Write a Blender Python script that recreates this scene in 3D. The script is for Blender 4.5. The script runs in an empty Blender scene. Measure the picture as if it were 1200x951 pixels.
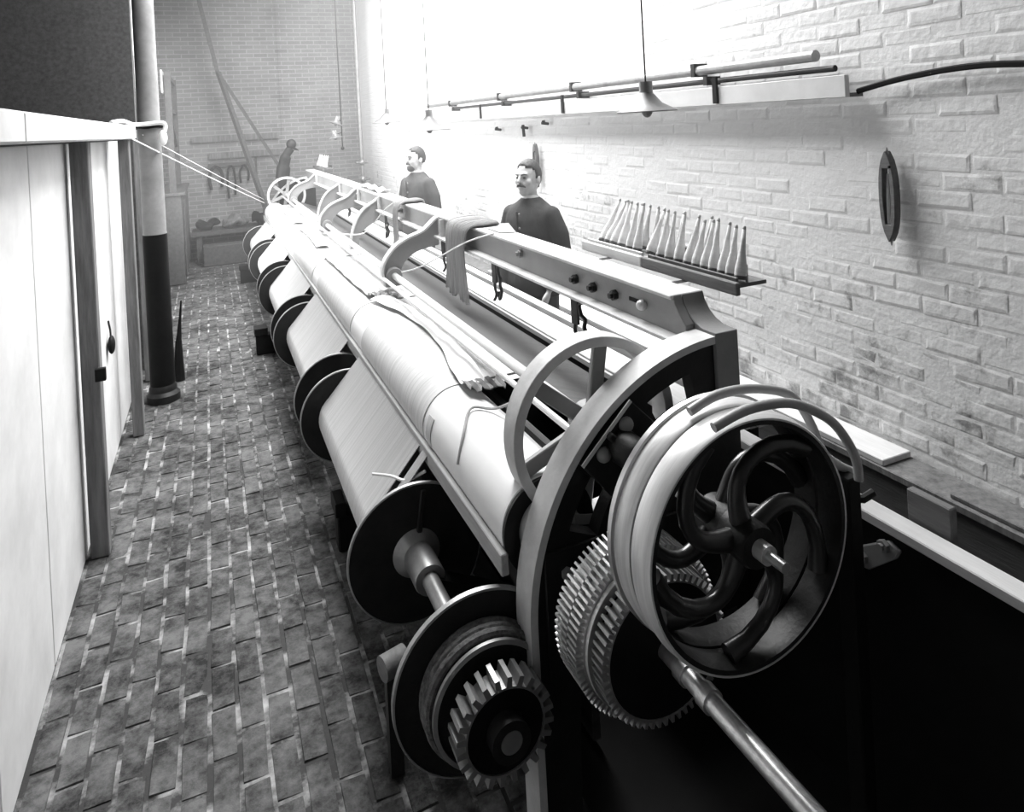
import bpy, math, random
from math import sin, cos, pi, radians, hypot, atan2
from mathutils import Vector, Matrix
from mathutils.geometry import tessellate_polygon

random.seed(7)
scn = bpy.context.scene
COL = scn.collection

# ------------------------------------------------------------------ camera
FPX = 830.0                       # focal length in pixels of the 1200x951 frame
TH, PHI, EYE = radians(23.27), radians(3.1), 1.95
cam_d = bpy.data.cameras.new('camera')
cam = bpy.data.objects.new('camera', cam_d)
COL.objects.link(cam)
dv = Vector((sin(TH), cos(TH), 0)); r0 = Vector((cos(TH), -sin(TH), 0)); u0 = Vector((0, 0, 1))
rv = cos(PHI) * r0 - sin(PHI) * u0
uv = sin(PHI) * r0 + cos(PHI) * u0
cam.matrix_world = Matrix(((rv.x, uv.x, -dv.x, 0), (rv.y, uv.y, -dv.y, 0), (rv.z, uv.z, -dv.z, EYE), (0, 0, 0, 1)))
cam_d.sensor_fit = 'HORIZONTAL'
cam_d.sensor_width = 36.0
cam_d.lens = 36.0 * FPX / 1200.0
cam_d.shift_y = -(475.5 - 140.0) / 1200.0      # drop front: camera back stays upright
cam_d.clip_start = 0.05
scn.camera = cam

# ------------------------------------------------------------------ world, light, exposure
world = bpy.data.worlds.new('overcast_sky')
scn.world = world
world.use_nodes = True
bg = world.node_tree.nodes['Background']
bg.inputs[0].default_value = (1, 1, 1, 1)
bg.inputs[1].default_value = 1.0

SKY_X0, SKY_X1, SKY_Y0, SKY_Y1, CEIL = 0.6, 2.42, 3.0, 10.0, 4.6
ld = bpy.data.lights.new('skylight_daylight', 'AREA')
ld.shape = 'RECTANGLE'
ld.size = SKY_X1 - SKY_X0
ld.size_y = SKY_Y1 - SKY_Y0
ld.energy = 540.0
lo = bpy.data.objects.new('skylight_daylight', ld)
lo.location = ((SKY_X0 + SKY_X1) / 2, (SKY_Y0 + SKY_Y1) / 2, CEIL + 0.12)
COL.objects.link(lo)

# unseen tall window added beyond the iron column to brighten the far aisle floor
WIN_Y0, WIN_Y1, WIN_Z0, WIN_Z1 = 7.15, 10.1, 0.9, 2.9
wd = bpy.data.lights.new('far_aisle_fill', 'AREA')
wd.shape = 'RECTANGLE'; wd.size = WIN_Z1 - WIN_Z0; wd.size_y = WIN_Y1 - WIN_Y0
wd.energy = 110.0
wo = bpy.data.objects.new('far_aisle_fill', wd)
wo.location = (-0.74, (WIN_Y0 + WIN_Y1) / 2, (WIN_Z0 + WIN_Z1) / 2)
wo.rotation_euler = (0, radians(-90), 0)
COL.objects.link(wo)

vs = scn.view_settings
vs.view_transform = 'Standard'
vs.look = 'None'
vs.gamma = 1.0
vs.use_curve_mapping = False
vs.exposure = 0.66

# ------------------------------------------------------------------ materials (all greys: the place is known in grey only)
MATS = {}
def mat(name, v, rough=0.6, metal=0.0, var=0.25, scale=6.0, bump=0.0, bscale=40.0, spec=0.5, stretch=None, emit=0.0):
    if name in MATS: return MATS[name]
    m = bpy.data.materials.new(name); m.use_nodes = True
    nt = m.node_tree; N = nt.nodes; L = nt.links
    b = N['Principled BSDF']
    b.inputs['Roughness'].default_value = rough
    b.inputs['Metallic'].default_value = metal
    b.inputs['Specular IOR Level'].default_value = spec
    tc = N.new('ShaderNodeTexCoord')
    mp = N.new('ShaderNodeMapping')
    if stretch: mp.inputs['Scale'].default_value = stretch
    L.new(tc.outputs['Object'], mp.inputs[0])
    nz = N.new('ShaderNodeTexNoise'); nz.inputs['Scale'].default_value = scale; nz.inputs['Detail'].default_value = 5
    nz.inputs['Roughness'].default_value = 0.65
    L.new(mp.outputs[0], nz.inputs[0])
    cr = N.new('ShaderNodeValToRGB')
    lo_, hi_ = v * (1 - var), min(0.92, v * (1 + var))
    cr.color_ramp.elements[0].position = 0.3; cr.color_ramp.elements[1].position = 0.7
    cr.color_ramp.elements[0].color = (lo_, lo_, lo_, 1); cr.color_ramp.elements[1].color = (hi_, hi_, hi_, 1)
    L.new(nz.outputs[0], cr.inputs[0]); L.new(cr.outputs[0], b.inputs['Base Color'])
    if bump > 0:
        n2 = N.new('ShaderNodeTexNoise'); n2.inputs['Scale'].default_value = bscale; n2.inputs['Detail'].default_value = 4
        L.new(mp.outputs[0], n2.inputs[0])
        bp = N.new('ShaderNodeBump'); bp.inputs['Strength'].default_value = bump; bp.inputs['Distance'].default_value = 0.01
        L.new(n2.outputs[0], bp.inputs['Height']); L.new(bp.outputs[0], b.inputs['Normal'])
    MATS[name] = m
    return m

IRON = mat('dark_cast_iron', 0.013, 0.5, 0, 0.4, 9, 0.15, 60, spec=0.3)
IRON_P = mat('painted_cast_iron', 0.23, 0.55, 0, 0.15, 5, 0.08, 70)
IRON_L = mat('lit_iron_face', 0.56, 0.5, 0, 0.2, 7, 0.08, 70)  # light falling on flanges and tops is put into this paler iron
STEEL = mat('polished_steel', 0.62, 0.33, 0.85, 0.15, 6, 0.02, 30, stretch=(1, 12, 1))
STEEL_D = mat('dull_steel', 0.30, 0.42, 0.6, 0.2, 12)
RIM = mat('bright_pulley_rim', 0.66, 0.38, 0.25, 0.18, 5, 0.03, 30, stretch=(1, 14, 1))
ROD = mat('fork_rod_iron', 0.38, 0.45, 0.1, 0.15, 8)
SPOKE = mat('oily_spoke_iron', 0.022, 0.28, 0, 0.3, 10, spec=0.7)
SHAFT = mat('bright_shaft', 0.6, 0.35, 0.3, 0.08, 5)
WOOD_L = mat('pale_wood', 0.58, 0.65, 0, 0.12, 5, 0.1, 30, stretch=(6, 0.6, 6))
WOOD_M = mat('weathered_wood', 0.13, 0.75, 0, 0.45, 4, 0.25, 18, stretch=(7, 7, 0.7))
WOOD_D = mat('dark_wood', 0.05, 0.7, 0, 0.4, 5, 0.2, 25, stretch=(6, 0.7, 6))
WOOD_T = mat('tray_wood', 0.13, 0.7, 0, 0.3, 5, 0.2, 25, stretch=(6, 0.7, 6))
WHITE_P = mat('whitewashed_board', 0.60, 0.8, 0, 0.14, 3, 0.1, 14)
PLASTER = mat('whitewash_mortar', 0.75, 0.9, 0, 0.06, 5, 0.3, 40)
CLOTH = mat('white_cloth', 0.76, 0.85, 0, 0.04, 4, 0.08, 60)
PAPER = mat('white_paper', 0.66, 0.75, 0, 0.03, 3, 0.03, 20)
YARN = mat('pale_yarn', 0.80, 0.9, 0, 0.10, 9, 0.4, 120, stretch=(1, 1, 6))
HANK = mat('grey_yarn', 0.30, 0.9, 0, 0.3, 6, 0.5, 60, stretch=(1, 14, 0.6))
ROPE = mat('cotton_cord', 0.75, 0.9, 0, 0.1, 30)
SKIN = mat('skin', 0.50, 0.55, 0, 0.06, 8)
HAIR = mat('dark_hair', 0.05, 0.6, 0, 0.3, 40, 0.4, 90)
COAT = mat('dark_wool_coat', 0.030, 0.9, 0, 0.35, 9, 0.9, 11, stretch=(1, 1, 0.45))
COAT2 = mat('grey_wool_coat', 0.06, 0.9, 0, 0.3, 9, 0.9, 11, stretch=(1, 1, 0.45))
TROUS = mat('dark_trousers', 0.05, 0.9, 0, 0.2, 18)
LINEN = mat('white_linen', 0.78, 0.8, 0, 0.04, 10)
EYE_M = mat('dark_eye', 0.02, 0.3, 0, 0.1, 10)
ENAMEL = mat('white_enamel', 0.10, 0.35, 0, 0.03, 5)
BLACK = mat('black_iron', 0.006, 0.6, 0, 0.3, 9, spec=0.15)
CEILM = mat('ceiling_boards', 0.10, 0.9, 0, 0.1, 3)

# right-hand wall bricks: whitewash worn off in patches low on the wall
def wall_brick_mat():
    m = bpy.data.materials.new('whitewashed_brick'); m.use_nodes = True
    nt = m.node_tree; N = nt.nodes; L = nt.links; b = N['Principled BSDF']
    b.inputs['Roughness'].default_value = 0.9
    geo = N.new('ShaderNodeNewGeometry')
    n1 = N.new('ShaderNodeTexNoise'); n1.inputs['Scale'].default_value = 7; n1.inputs['Detail'].default_value = 6; n1.inputs['Roughness'].default_value = 0.7
    L.new(geo.outputs['Position'], n1.inputs[0])
    n2 = N.new('ShaderNodeTexNoise'); n2.inputs['Scale'].default_value = 1.7; n2.inputs['Detail'].default_value = 2
    L.new(geo.outputs['Position'], n2.inputs[0])
    sep = N.new('ShaderNodeSeparateXYZ'); L.new(geo.outputs['Position'], sep.inputs[0])
    # flaking grows in the splash zone low on the wall
    mr = N.new('ShaderNodeMapRange'); mr.inputs['From Min'].default_value = 0.5; mr.inputs['From Max'].default_value = 1.5
    mr.inputs['To Min'].default_value = 0.16; mr.inputs['To Max'].default_value = -0.02
    L.new(sep.outputs['Z'], mr.inputs['Value'])
    a = N.new('ShaderNodeMath'); a.operation = 'ADD'; L.new(n1.outputs[0], a.inputs[0]); L.new(mr.outputs[0], a.inputs[1])
    a2 = N.new('ShaderNodeMath'); a2.operation = 'MULTIPLY_ADD'; a2.inputs[1].default_value = 0.35; L.new(n2.outputs[0], a2.inputs[0]); L.new(a.outputs[0], a2.inputs[2])
    cr = N.new('ShaderNodeValToRGB')
    e = cr.color_ramp.elements
    e[0].position = 0.80; e[0].color = (0.74, 0.74, 0.74, 1)
    e[1].position = 0.95; e[1].color = (0.28, 0.28, 0.28, 1)
    L.new(a2.outputs[0], cr.inputs[0]); L.new(cr.outputs[0], b.inputs['Base Color'])
    bp = N.new('ShaderNodeBump'); bp.inputs['Strength'].default_value = 0.35; bp.inputs['Distance'].default_value = 0.012
    n3 = N.new('ShaderNodeTexNoise'); n3.inputs['Scale'].default_value = 26; n3.inputs['Detail'].default_value = 4
    L.new(geo.outputs['Position'], n3.inputs[0]); L.new(n3.outputs[0], bp.inputs['Height']); L.new(bp.outputs[0], b.inputs['Normal'])
    return m
WBRICK = wall_brick_mat()

def floor_brick_mat():
    m = bpy.data.materials.new('worn_floor_brick'); m.use_nodes = True
    nt = m.node_tree; N = nt.nodes; L = nt.links; b = N['Principled BSDF']
    b.inputs['Roughness'].default_value = 0.8; b.inputs['Specular IOR Level'].default_value = 0.2
    geo = N.new('ShaderNodeNewGeometry'); oi = N.new('ShaderNodeObjectInfo')
    n1 = N.new('ShaderNodeTexNoise'); n1.inputs['Scale'].default_value = 14; n1.inputs['Detail'].default_value = 7; n1.inputs['Roughness'].default_value = 0.75
    L.new(geo.outputs['Position'], n1.inputs[0])
    n2 = N.new('ShaderNodeTexNoise'); n2.inputs['Scale'].default_value = 3.0; n2.inputs['Detail'].default_value = 3
    L.new(geo.outputs['Position'], n2.inputs[0])
    a = N.new('ShaderNodeMath'); a.operation = 'MULTIPLY_ADD'; a.inputs[1].default_value = 0.6
    L.new(n2.outputs[0], a.inputs[0]); L.new(n1.outputs[0], a.inputs[2])
    cr = N.new('ShaderNodeValToRGB'); e = cr.color_ramp.elements
    e[0].position = 0.64; e[0].color = (0.012, 0.012, 0.012, 1)
    e[1].position = 0.96; e[1].color = (0.12, 0.12, 0.12, 1)
    L.new(a.outputs[0], cr.inputs[0]); L.new(cr.outputs[0], b.inputs['Base Color'])
    bp = N.new('ShaderNodeBump'); bp.inputs['Strength'].default_value = 0.5; bp.inputs['Distance'].default_value = 0.01
    L.new(n1.outputs[0], bp.inputs['Height']); L.new(bp.outputs[0], b.inputs['Normal'])
    return m
FBRICK = floor_brick_mat()
FMORTAR = mat('pale_floor_mortar', 0.15, 0.85, 0, 0.85, 6, 0.3, 40)
_cr = [n for n in FMORTAR.node_tree.nodes if n.type == 'VALTORGB'][0].color_ramp.elements
_cr[0].position = 0.47; _cr[0].color = (0.022, 0.022, 0.022, 1); _cr[1].position = 0.68; _cr[1].color = (0.36, 0.36, 0.36, 1)

def back_wall_mat():
    m = bpy.data.materials.new('grey_brick_coursing'); m.use_nodes = True
    nt = m.node_tree; N = nt.nodes; L = nt.links; b = N['Principled BSDF']
    b.inputs['Roughness'].default_value = 0.9
    geo = N.new('ShaderNodeNewGeometry'); mp = N.new('ShaderNodeMapping')
    mp.inputs['Rotation'].default_value = (radians(-90), 0, 0)
    L.new(geo.outputs['Position'], mp.inputs[0])
    br = N.new('ShaderNodeTexBrick')
    br.inputs['Color1'].default_value = (0.24, 0.24, 0.24, 1); br.inputs['Color2'].default_value = (0.19, 0.19, 0.19, 1)
    br.inputs['Mortar'].default_value = (0.32, 0.32, 0.32, 1)
    br.inputs['Scale'].default_value = 1.0; br.inputs['Mortar Size'].default_value = 0.008
    br.inputs['Brick Width'].default_value = 0.22; br.inputs['Row Height'].default_value = 0.07
    L.new(mp.outputs[0], br.inputs[0])
    nz = N.new('ShaderNodeTexNoise'); nz.inputs['Scale'].default_value = 2.5; nz.inputs['Detail'].default_value = 5
    L.new(geo.outputs['Position'], nz.inputs[0])
    mx = N.new('ShaderNodeMix'); mx.data_type = 'RGBA'; mx.blend_type = 'MULTIPLY'; mx.inputs['Factor'].default_value = 0.5
    L.new(br.outputs[0], mx.inputs[6]); L.new(nz.outputs[0], mx.inputs[7])
    L.new(mx.outputs[2], b.inputs['Base Color'])
    bp = N.new('ShaderNodeBump'); bp.inputs['Strength'].default_value = 0.3
    L.new(br.outputs['Fac'], bp.inputs['Height']); bp.invert = True; L.new(bp.outputs[0], b.inputs['Normal'])
    return m
BACKM = back_wall_mat()

def warp_mat(name, c0, c1, freq):
    m = bpy.data.materials.new(name); m.use_nodes = True
    nt = m.node_tree; N = nt.nodes; L = nt.links; b = N['Principled BSDF']
    b.inputs['Roughness'].default_value = 0.8
    geo = N.new('ShaderNodeNewGeometry'); mp = N.new('ShaderNodeMapping')
    mp.inputs['Scale'].default_value = (0.8, freq, 0.8)
    L.new(geo.outputs['Position'], mp.inputs[0])
    nz = N.new('ShaderNodeTexNoise'); nz.inputs['Scale'].default_value = 1.0; nz.inputs['Detail'].default_value = 4; nz.inputs['Roughness'].default_value = 0.8
    L.new(mp.outputs[0], nz.inputs[0])
    cr = N.new('ShaderNodeValToRGB'); e = cr.color_ramp.elements
    e[0].position = 0.3; e[0].color = (c0, c0, c0, 1); e[1].position = 0.62; e[1].color = (c1, c1, c1, 1)
    L.new(nz.outputs[0], cr.inputs[0]); L.new(cr.outputs[0], b.inputs['Base Color'])
    bp = N.new('ShaderNodeBump'); bp.inputs['Strength'].default_value = 0.35; bp.inputs['Distance'].default_value = 0.004
    L.new(nz.outputs[0], bp.inputs['Height']); L.new(bp.outputs[0], b.inputs['Normal'])
    return m
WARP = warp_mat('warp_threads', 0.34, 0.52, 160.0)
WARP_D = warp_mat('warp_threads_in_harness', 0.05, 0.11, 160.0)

# ------------------------------------------------------------------ mesh builder
class MB:
    def __init__(s): s.v = []; s.f = []
    def add(s, vs_, fs):
        o = len(s.v); s.v += [tuple(p) for p in vs_]; s.f += [tuple(i + o for i in q) for q in fs]; return s
    def box(s, x0, x1, y0, y1, z0, z1):
        return s.add([(x, y, z) for x in (x0, x1) for y in (y0, y1) for z in (z0, z1)],
                     [(0, 1, 3, 2), (4, 6, 7, 5), (0, 4, 5, 1), (2, 3, 7, 6), (0, 2, 6, 4), (1, 5, 7, 3)])
    def obox(s, p0, p1, w, h, up=(0, 0, 1)):          # bar from p0 to p1, width w, height h
        p0 = Vector(p0); p1 = Vector(p1); d = (p1 - p0).normalized(); a = d.cross(Vector(up))
        if a.length < 1e-4: a = d.cross(Vector((1, 0, 0)))
        a.normalize(); b = a.cross(d); vs_ = []
        for p in (p0, p1):
            for i, j in ((-1, -1), (1, -1), (1, 1), (-1, 1)): vs_.append(p + a * (i * w / 2) + b * (j * h / 2))
        return s.add(vs_, [(3, 2, 1, 0), (4, 5, 6, 7), (0, 1, 5, 4), (1, 2, 6, 5), (2, 3, 7, 6), (3, 0, 4, 7)])
    def tube(s, path, r, n=10, flat=None, closed=False, upv=None):
        P = [Vector(p) for p in path]; R = r if isinstance(r, (list, tuple)) else [r] * len(P)
        m = len(P); vs_ = []; a = None
        for i, p in enumerate(P):
            if closed: d = P[(i + 1) % m] - P[i - 1]
            else: d = P[min(i + 1, m - 1)] - P[max(i - 1, 0)]
            d.normalize()
            if upv: a = Vector(upv) - d * d.dot(Vector(upv))
            elif a is None:
                t = Vector((0, 0, 1)) if abs(d.z) < 0.9 else Vector((1, 0, 0)); a = t - d * d.dot(t)
            else: a = a - d * d.dot(a)
            a.normalize(); b = d.cross(a)
            fl = flat or 1.0
            for k in range(n):
                t = 2 * pi * k / n; vs_.append(p + a * (cos(t) * R[i] * fl) + b * (sin(t) * R[i]))
        fs = []
        for i in range(m if closed else m - 1):
            j = (i + 1) % m
            for k in range(n): fs.append((i * n + k, i * n + (k + 1) % n, j * n + (k + 1) % n, j * n + k))
        if not closed: fs += [tuple(range(n - 1, -1, -1)), tuple((m - 1) * n + k for k in range(n))]
        return s.add(vs_, fs)
    def cyl(s, p0, p1, r0_, r1_=None, n=20): return s.tube([p0, p1], [r0_, r0_ if r1_ is None else r1_], n)
    def lathe(s, cx, cz, prof, n=48, close=True):     # axis along Y; prof = closed list of (r, y)
        vs_ = []; m = len(prof)
        for k in range(n):
            t = 2 * pi * k / n
            for (r, y) in prof: vs_.append((cx + r * cos(t), y, cz + r * sin(t)))
        fs = []
        for k in range(n):
            q = (k + 1) % n
            for i in range(m if close else m - 1):
                j = (i + 1) % m; fs.append((k * m + i, k * m + j, q * m + j, q * m + i))
        return s.add(vs_, fs)
    def lathez(s, cx, cy, prof, n=24):                # axis along Z; open profile (r, z) with caps
        vs_ = []; m = len(prof)
        for k in range(n):
            t = 2 * pi * k / n
            for (r, z) in prof: vs_.append((cx + r * cos(t), cy + r * sin(t), z))
        fs = []
        for k in range(n):
            q = (k + 1) % n
            for i in range(m - 1): fs.append((k * m + i, q * m + i, q * m + i + 1, k * m + i + 1))
        fs.append(tuple(k * m for k in range(n - 1, -1, -1))); fs.append(tuple(k * m + m - 1 for k in range(n)))
        return s.add(vs_, fs)
    def prism(s, outer, y0, y1, holes=()):            # polygon in XZ, extruded along Y
        loops = [outer] + list(holes)
        tri = tessellate_polygon([[Vector((p[0], p[1], 0)) for p in l] for l in loops])
        flat = [p for l in loops for p in l]; n = len(flat)
        vs_ = [(p[0], y0, p[1]) for p in flat] + [(p[0], y1, p[1]) for p in flat]
        fs = [tuple(t) for t in tri] + [tuple(i + n for i in reversed(t)) for t in tri]
        o = 0
        for l in loops:
            k = len(l)
            for i in range(k): a, b = o + i, o + (i + 1) % k; fs.append((a, b, b + n, a + n))
            o += k
        return s.add(vs_, fs)
    def sweep(s, prof, y0, y1, ny=1, th=0.0):         # open profile in XZ swept along Y (two-sided sheet with thickness)
        m = len(prof); vs_ = []
        ys = [y0 + (y1 - y0) * i / ny for i in range(ny + 1)]
        nrm = []
        for i in range(m):
            a = prof[max(i - 1, 0)]; b = prof[min(i + 1, m - 1)]
            dx, dz = b[0] - a[0], b[1] - a[1]; l = hypot(dx, dz) or 1; nrm.append((-dz / l, dx / l))
        for y in ys:
            for (x, z) in prof: vs_.append((x, y, z))
        for y in ys:
            for (x, z), nn in zip(prof, nrm): vs_.append((x - nn[0] * th, y, z - nn[1] * th))
        T = len(ys) * m; fs = []
        for j in range(ny):
            for i in range(m - 1):
                a = j * m + i; fs.append((a, a + 1, a + m + 1, a + m)); fs.append((T + a, T + a + m, T + a + m + 1, T + a + 1))
        for i in range(m - 1):
            fs.append((i, T + i, T + i + 1, i + 1)); a = ny * m + i; fs.append((a, a + 1, T + a + 1, T + a))
        for j in range(ny):
            a = j * m; fs.append((a, a + m, T + a + m, T + a)); a = j * m + m - 1; fs.append((a, T + a, T + a + m, a + m))
        return s.add(vs_, fs)
    def grid(s, rows, th=0.003, n=(0, 0, 1)):         # sheet through rows of points, thickness along n
        R, Cn = len(rows), len(rows[0]); nv = Vector(n)
        vs_ = [Vector(p) for r in rows for p in r]; vs_ += [p - nv * th for p in vs_]; T = R * Cn; fs = []
        for i in range(R - 1):
            for j in range(Cn - 1):
                a = i * Cn + j; fs.append((a, a + 1, a + Cn + 1, a + Cn)); fs.append((T + a, T + a + Cn, T + a + Cn + 1, T + a + 1))
        for j in range(Cn - 1):
            fs.append((j, T + j, T + j + 1, j + 1)); a = (R - 1) * Cn + j; fs.append((a, a + 1, T + a + 1, T + a))
        for i in range(R - 1):
            a = i * Cn; fs.append((a, a + Cn, T + a + Cn, T + a)); a += Cn - 1; fs.append((a, T + a, T + a + Cn, a + Cn))
        return s.add(vs_, fs)
    def ball(s, c, r, seg=14, rings=9, rot=None):
        rx, ry, rz = r if isinstance(r, (tuple, list)) else (r, r, r); vs_ = []; M = rot or Matrix.Identity(3); c = Vector(c)
        for i in range(1, rings):
            t = pi * i / rings
            for k in range(seg): q = 2 * pi * k / seg; vs_.append(c + M @ Vector((rx * sin(t) * cos(q), ry * sin(t) * sin(q), rz * cos(t))))
        vs_ += [c + M @ Vector((0, 0, rz)), c + M @ Vector((0, 0, -rz))]; T = (rings - 1) * seg; fs = []
        for i in range(rings - 2):
            for k in range(seg): a = i * seg + k; b = i * seg + (k + 1) % seg; fs.append((a, a + seg, b + seg, b))
        for k in range(seg): fs.append((T, k, (k + 1) % seg)); a = (rings - 2) * seg; fs.append((T + 1, a + (k + 1) % seg, a + k))
        return s.add(vs_, fs)
    def nut(s, p, axis, r, h): 
        p = Vector(p); a = Vector(axis).normalized(); s.tube([p, p + a * h], r, 6); s.tube([p + a * h, p + a * (h * 1.7)], r * 0.55, 8); return s

def wloc(o):
    l = Vector((0, 0, 0))
    while o is not None: l += o.location; o = o.parent
    return l

def part(name, mb, m, parent=None, smooth=True, bev=0.0, local=False, ang=35, kind=None, label=None):
    off = Vector((0, 0, 0)) if (local or parent is None) else wloc(parent)
    me = bpy.data.meshes.new(name)
    me.from_pydata([(v[0] - off.x, v[1] - off.y, v[2] - off.z) for v in mb.v], [], mb.f)
    me.validate(); me.update()
    me.materials.append(m)
    import bmesh
    bm = bmesh.new(); bm.from_mesh(me); bmesh.ops.recalc_face_normals(bm, faces=bm.faces); bm.to_mesh(me); bm.free()
    if smooth:
        me.polygons.foreach_set('use_smooth', [True] * len(me.polygons)); me.set_sharp_from_angle(angle=radians(ang))
    o = bpy.data.objects.new(name, me); COL.objects.link(o)
    if parent is not None: o.parent = parent
    if bev:
        md = o.modifiers.new('bevel', 'BEVEL'); md.width = bev; md.segments = 1; md.limit_method = 'ANGLE'; md.angle_limit = radians(40)
    if kind: o['kind'] = kind
    if label: o['label'] = label
    return o

def tag(o, label, cat, group=None):
    o['label'] = label; o['category'] = cat
    if group: o['group'] = group
    return o
def thing(name, label, cat, loc=(0, 0, 0), group=None):
    o = bpy.data.objects.new(name, None); o.location = loc; o.empty_display_size = 0.1; COL.objects.link(o)
    return tag(o, label, cat, group)
def struct(o): o['kind'] = 'structure'; return o
def copy_tree(o, parent=None):
    c = o.copy(); COL.objects.link(c)
    if parent is not None: c.parent = parent
    for ch in list(o.children): copy_tree(ch, c)
    return c
def center_obj(o):                                    # move a single-mesh thing's origin to its base centre
    me = o.data; n = len(me.vertices)
    xs = [v.co.x for v in me.vertices]; ys = [v.co.y for v in me.vertices]; zs = [v.co.z for v in me.vertices]
    c = Vector(((min(xs) + max(xs)) / 2, (min(ys) + max(ys)) / 2, min(zs)))
    me.transform(Matrix.Translation(-c)); o.location = c
    return o
def single(name, mb, m, label, cat, group=None, **kw):
    return tag(center_obj(part(name, mb, m, **kw)), label, cat, group)

def arc(cx, cz, r, a0, a1, n): return [(cx + r * cos(radians(a0 + (a1 - a0) * i / n)), cz + r * sin(radians(a0 + (a1 - a0) * i / n))) for i in range(n + 1)]
def smooth_path(P, n=6):                              # Catmull-Rom through points
    P = [Vector(p) for p in P]; out = []
    for i in range(len(P) - 1):
        p0 = P[max(i - 1, 0)]; p1 = P[i]; p2 = P[i + 1]; p3 = P[min(i + 2, len(P) - 1)]
        for k in range(n):
            t = k / n
            out.append(0.5 * ((2 * p1) + (p2 - p0) * t + (2 * p0 - 5 * p1 + 4 * p2 - p3) * t * t + (3 * p1 - p0 - 3 * p2 + p3) * t ** 3))
    out.append(P[-1]); return out

# ================================================================== THE ROOM
WX, BY = 2.5, 12.6            # right wall, back wall
XL, Y0 = -3.6, -2.2           # far side of the dark store on the left, wall behind the camera
def cdepth(p): return (Vector(p) - Vector((0, 0, EYE))).dot(dv)
def cproj(p):
    q = Vector(p) - Vector((0, 0, EYE)); z = q.dot(dv)
    return 600 + FPX * q.dot(rv) / z, 140 - FPX * q.dot(uv) / z, z
def inframe(p, m=30):
    x, y, z = cproj(p); return z > 0.3 and -m < x < 1200 + m and -m < y < 951 + m

floor = struct(part('floor', MB().box(XL, WX + 0.2, Y0, BY + 0.2, -0.2, -0.006), FMORTAR, smooth=False))
ceil = MB()
ceil.box(XL, WX + 0.2, Y0, SKY_Y0, CEIL, CEIL + 0.1).box(XL, WX + 0.2, SKY_Y1, BY + 0.2, CEIL, CEIL + 0.1)
ceil.box(XL, SKY_X0, SKY_Y0, SKY_Y1, CEIL, CEIL + 0.1).box(SKY_X1, WX + 0.2, SKY_Y0, SKY_Y1, CEIL, CEIL + 0.1)
struct(part('ceiling', ceil, CEILM, smooth=False))
wr = struct(part('wall_right', MB().box(WX + 0.012, WX + 0.2, Y0, BY, 0, CEIL), PLASTER, smooth=False))
wb = struct(part('wall_back', MB().box(XL, WX + 0.2, BY, BY + 0.2, 0, CEIL), BACKM, smooth=False))
struct(part('wall_front', MB().box(XL, WX + 0.2, Y0 - 0.2, Y0, 0, CEIL), CEILM, smooth=False))
struct(part('wall_store', MB().box(XL - 0.2, XL, Y0, BY, 0, CEIL), WOOD_D, smooth=False))

struct(part('wall_added_dark', MB().box(XL, -0.56, 6.8, 6.95, 0, CEIL), WOOD_D, smooth=False))  # dark partition added so the store above the panels looks unlit
wlf = MB()
wlf.box(-0.72, -0.60, 6.95, WIN_Y0, 0, CEIL).box(-0.72, -0.60, WIN_Y1, 10.28, 0, CEIL)
wlf.box(-0.72, -0.60, WIN_Y0, WIN_Y1, 0, WIN_Z0).box(-0.72, -0.60, WIN_Y0, WIN_Y1, WIN_Z1, CEIL)
struct(part('wall_left_far', wlf, WHITE_P, smooth=False))
w1 = struct(part('window_added', MB().box(-0.73, -0.58, WIN_Y0, WIN_Y1, WIN_Z0 - 0.04, WIN_Z0 + 0.001), WHITE_P, smooth=False))  # unseen window frame added around the fill light
for k in range(5):
    y = WIN_Y0 + (WIN_Y1 - WIN_Y0 - 0.05) * k / 4; part('mullion', MB().box(-0.69, -0.65, y, y + 0.05, WIN_Z0 + 0.001, WIN_Z1), WHITE_P, w1, smooth=False)
for z in (1.3, 2.1): part('glazing_bar', MB().box(-0.685, -0.655, WIN_Y0, WIN_Y1, z, z + 0.03), WHITE_P, w1, smooth=False)
# ---- right wall: whitewashed bricks, each proud of the mortar
def wall_brick_mesh(k):
    rnd = random.Random(k); L, Hh, D = 0.2135, 0.0650, 0.0015; c = 0.012; mb = MB()
    j = lambda a: a + rnd.uniform(-0.0025, 0.0025)
    lo = [(0, j(-L / 2), j(-Hh / 2)), (0, j(L / 2), j(-Hh / 2)), (0, j(L / 2), j(Hh / 2)), (0, j(-L / 2), j(Hh / 2))]
    hi = [(-D + rnd.uniform(-.001, .001), y * (1 - 2 * c / L), z * (1 - 2 * c / Hh)) for (_, y, z) in lo]
    mb.add(lo + hi, [(4, 5, 6, 7), (0, 1, 5, 4), (1, 2, 6, 5), (2, 3, 7, 6), (3, 0, 4, 7)])
    return mb
def shared_mesh(name, mb, m):
    me = bpy.data.meshes.new(name); me.from_pydata(mb.v, [], mb.f); me.update(); me.materials.append(m)
    import bmesh
    bm = bmesh.new(); bm.from_mesh(me); bmesh.ops.recalc_face_normals(bm, faces=bm.faces); bm.to_mesh(me); bm.free()
    return me
wvar = [wall_brick_mesh(k) for k in range(8)]
wme = [shared_mesh('brick', b, WBRICK) for b in wvar]
spots = []
row = 0; z = 0.035
while z < CEIL - 0.03:
    y = -0.6 + (0.11 if row % 2 else 0.0)
    while y < BY - 0.1:
        spots.append((y, z)); y += 0.2185
    z += 0.0695; row += 1
def wshow(s):
    p = (WX, s[0], s[1]); x, y, zz = cproj(p)
    return inframe(p, 0) and not (x < 880 and y > 430) and y > 20 and s[1] > 0.57
vis = sorted([s for s in spots if wshow(s)], key=lambda s: cdepth((WX, s[0], s[1])))[:300]
vset = set(vis)
stuff = MB()
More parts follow.
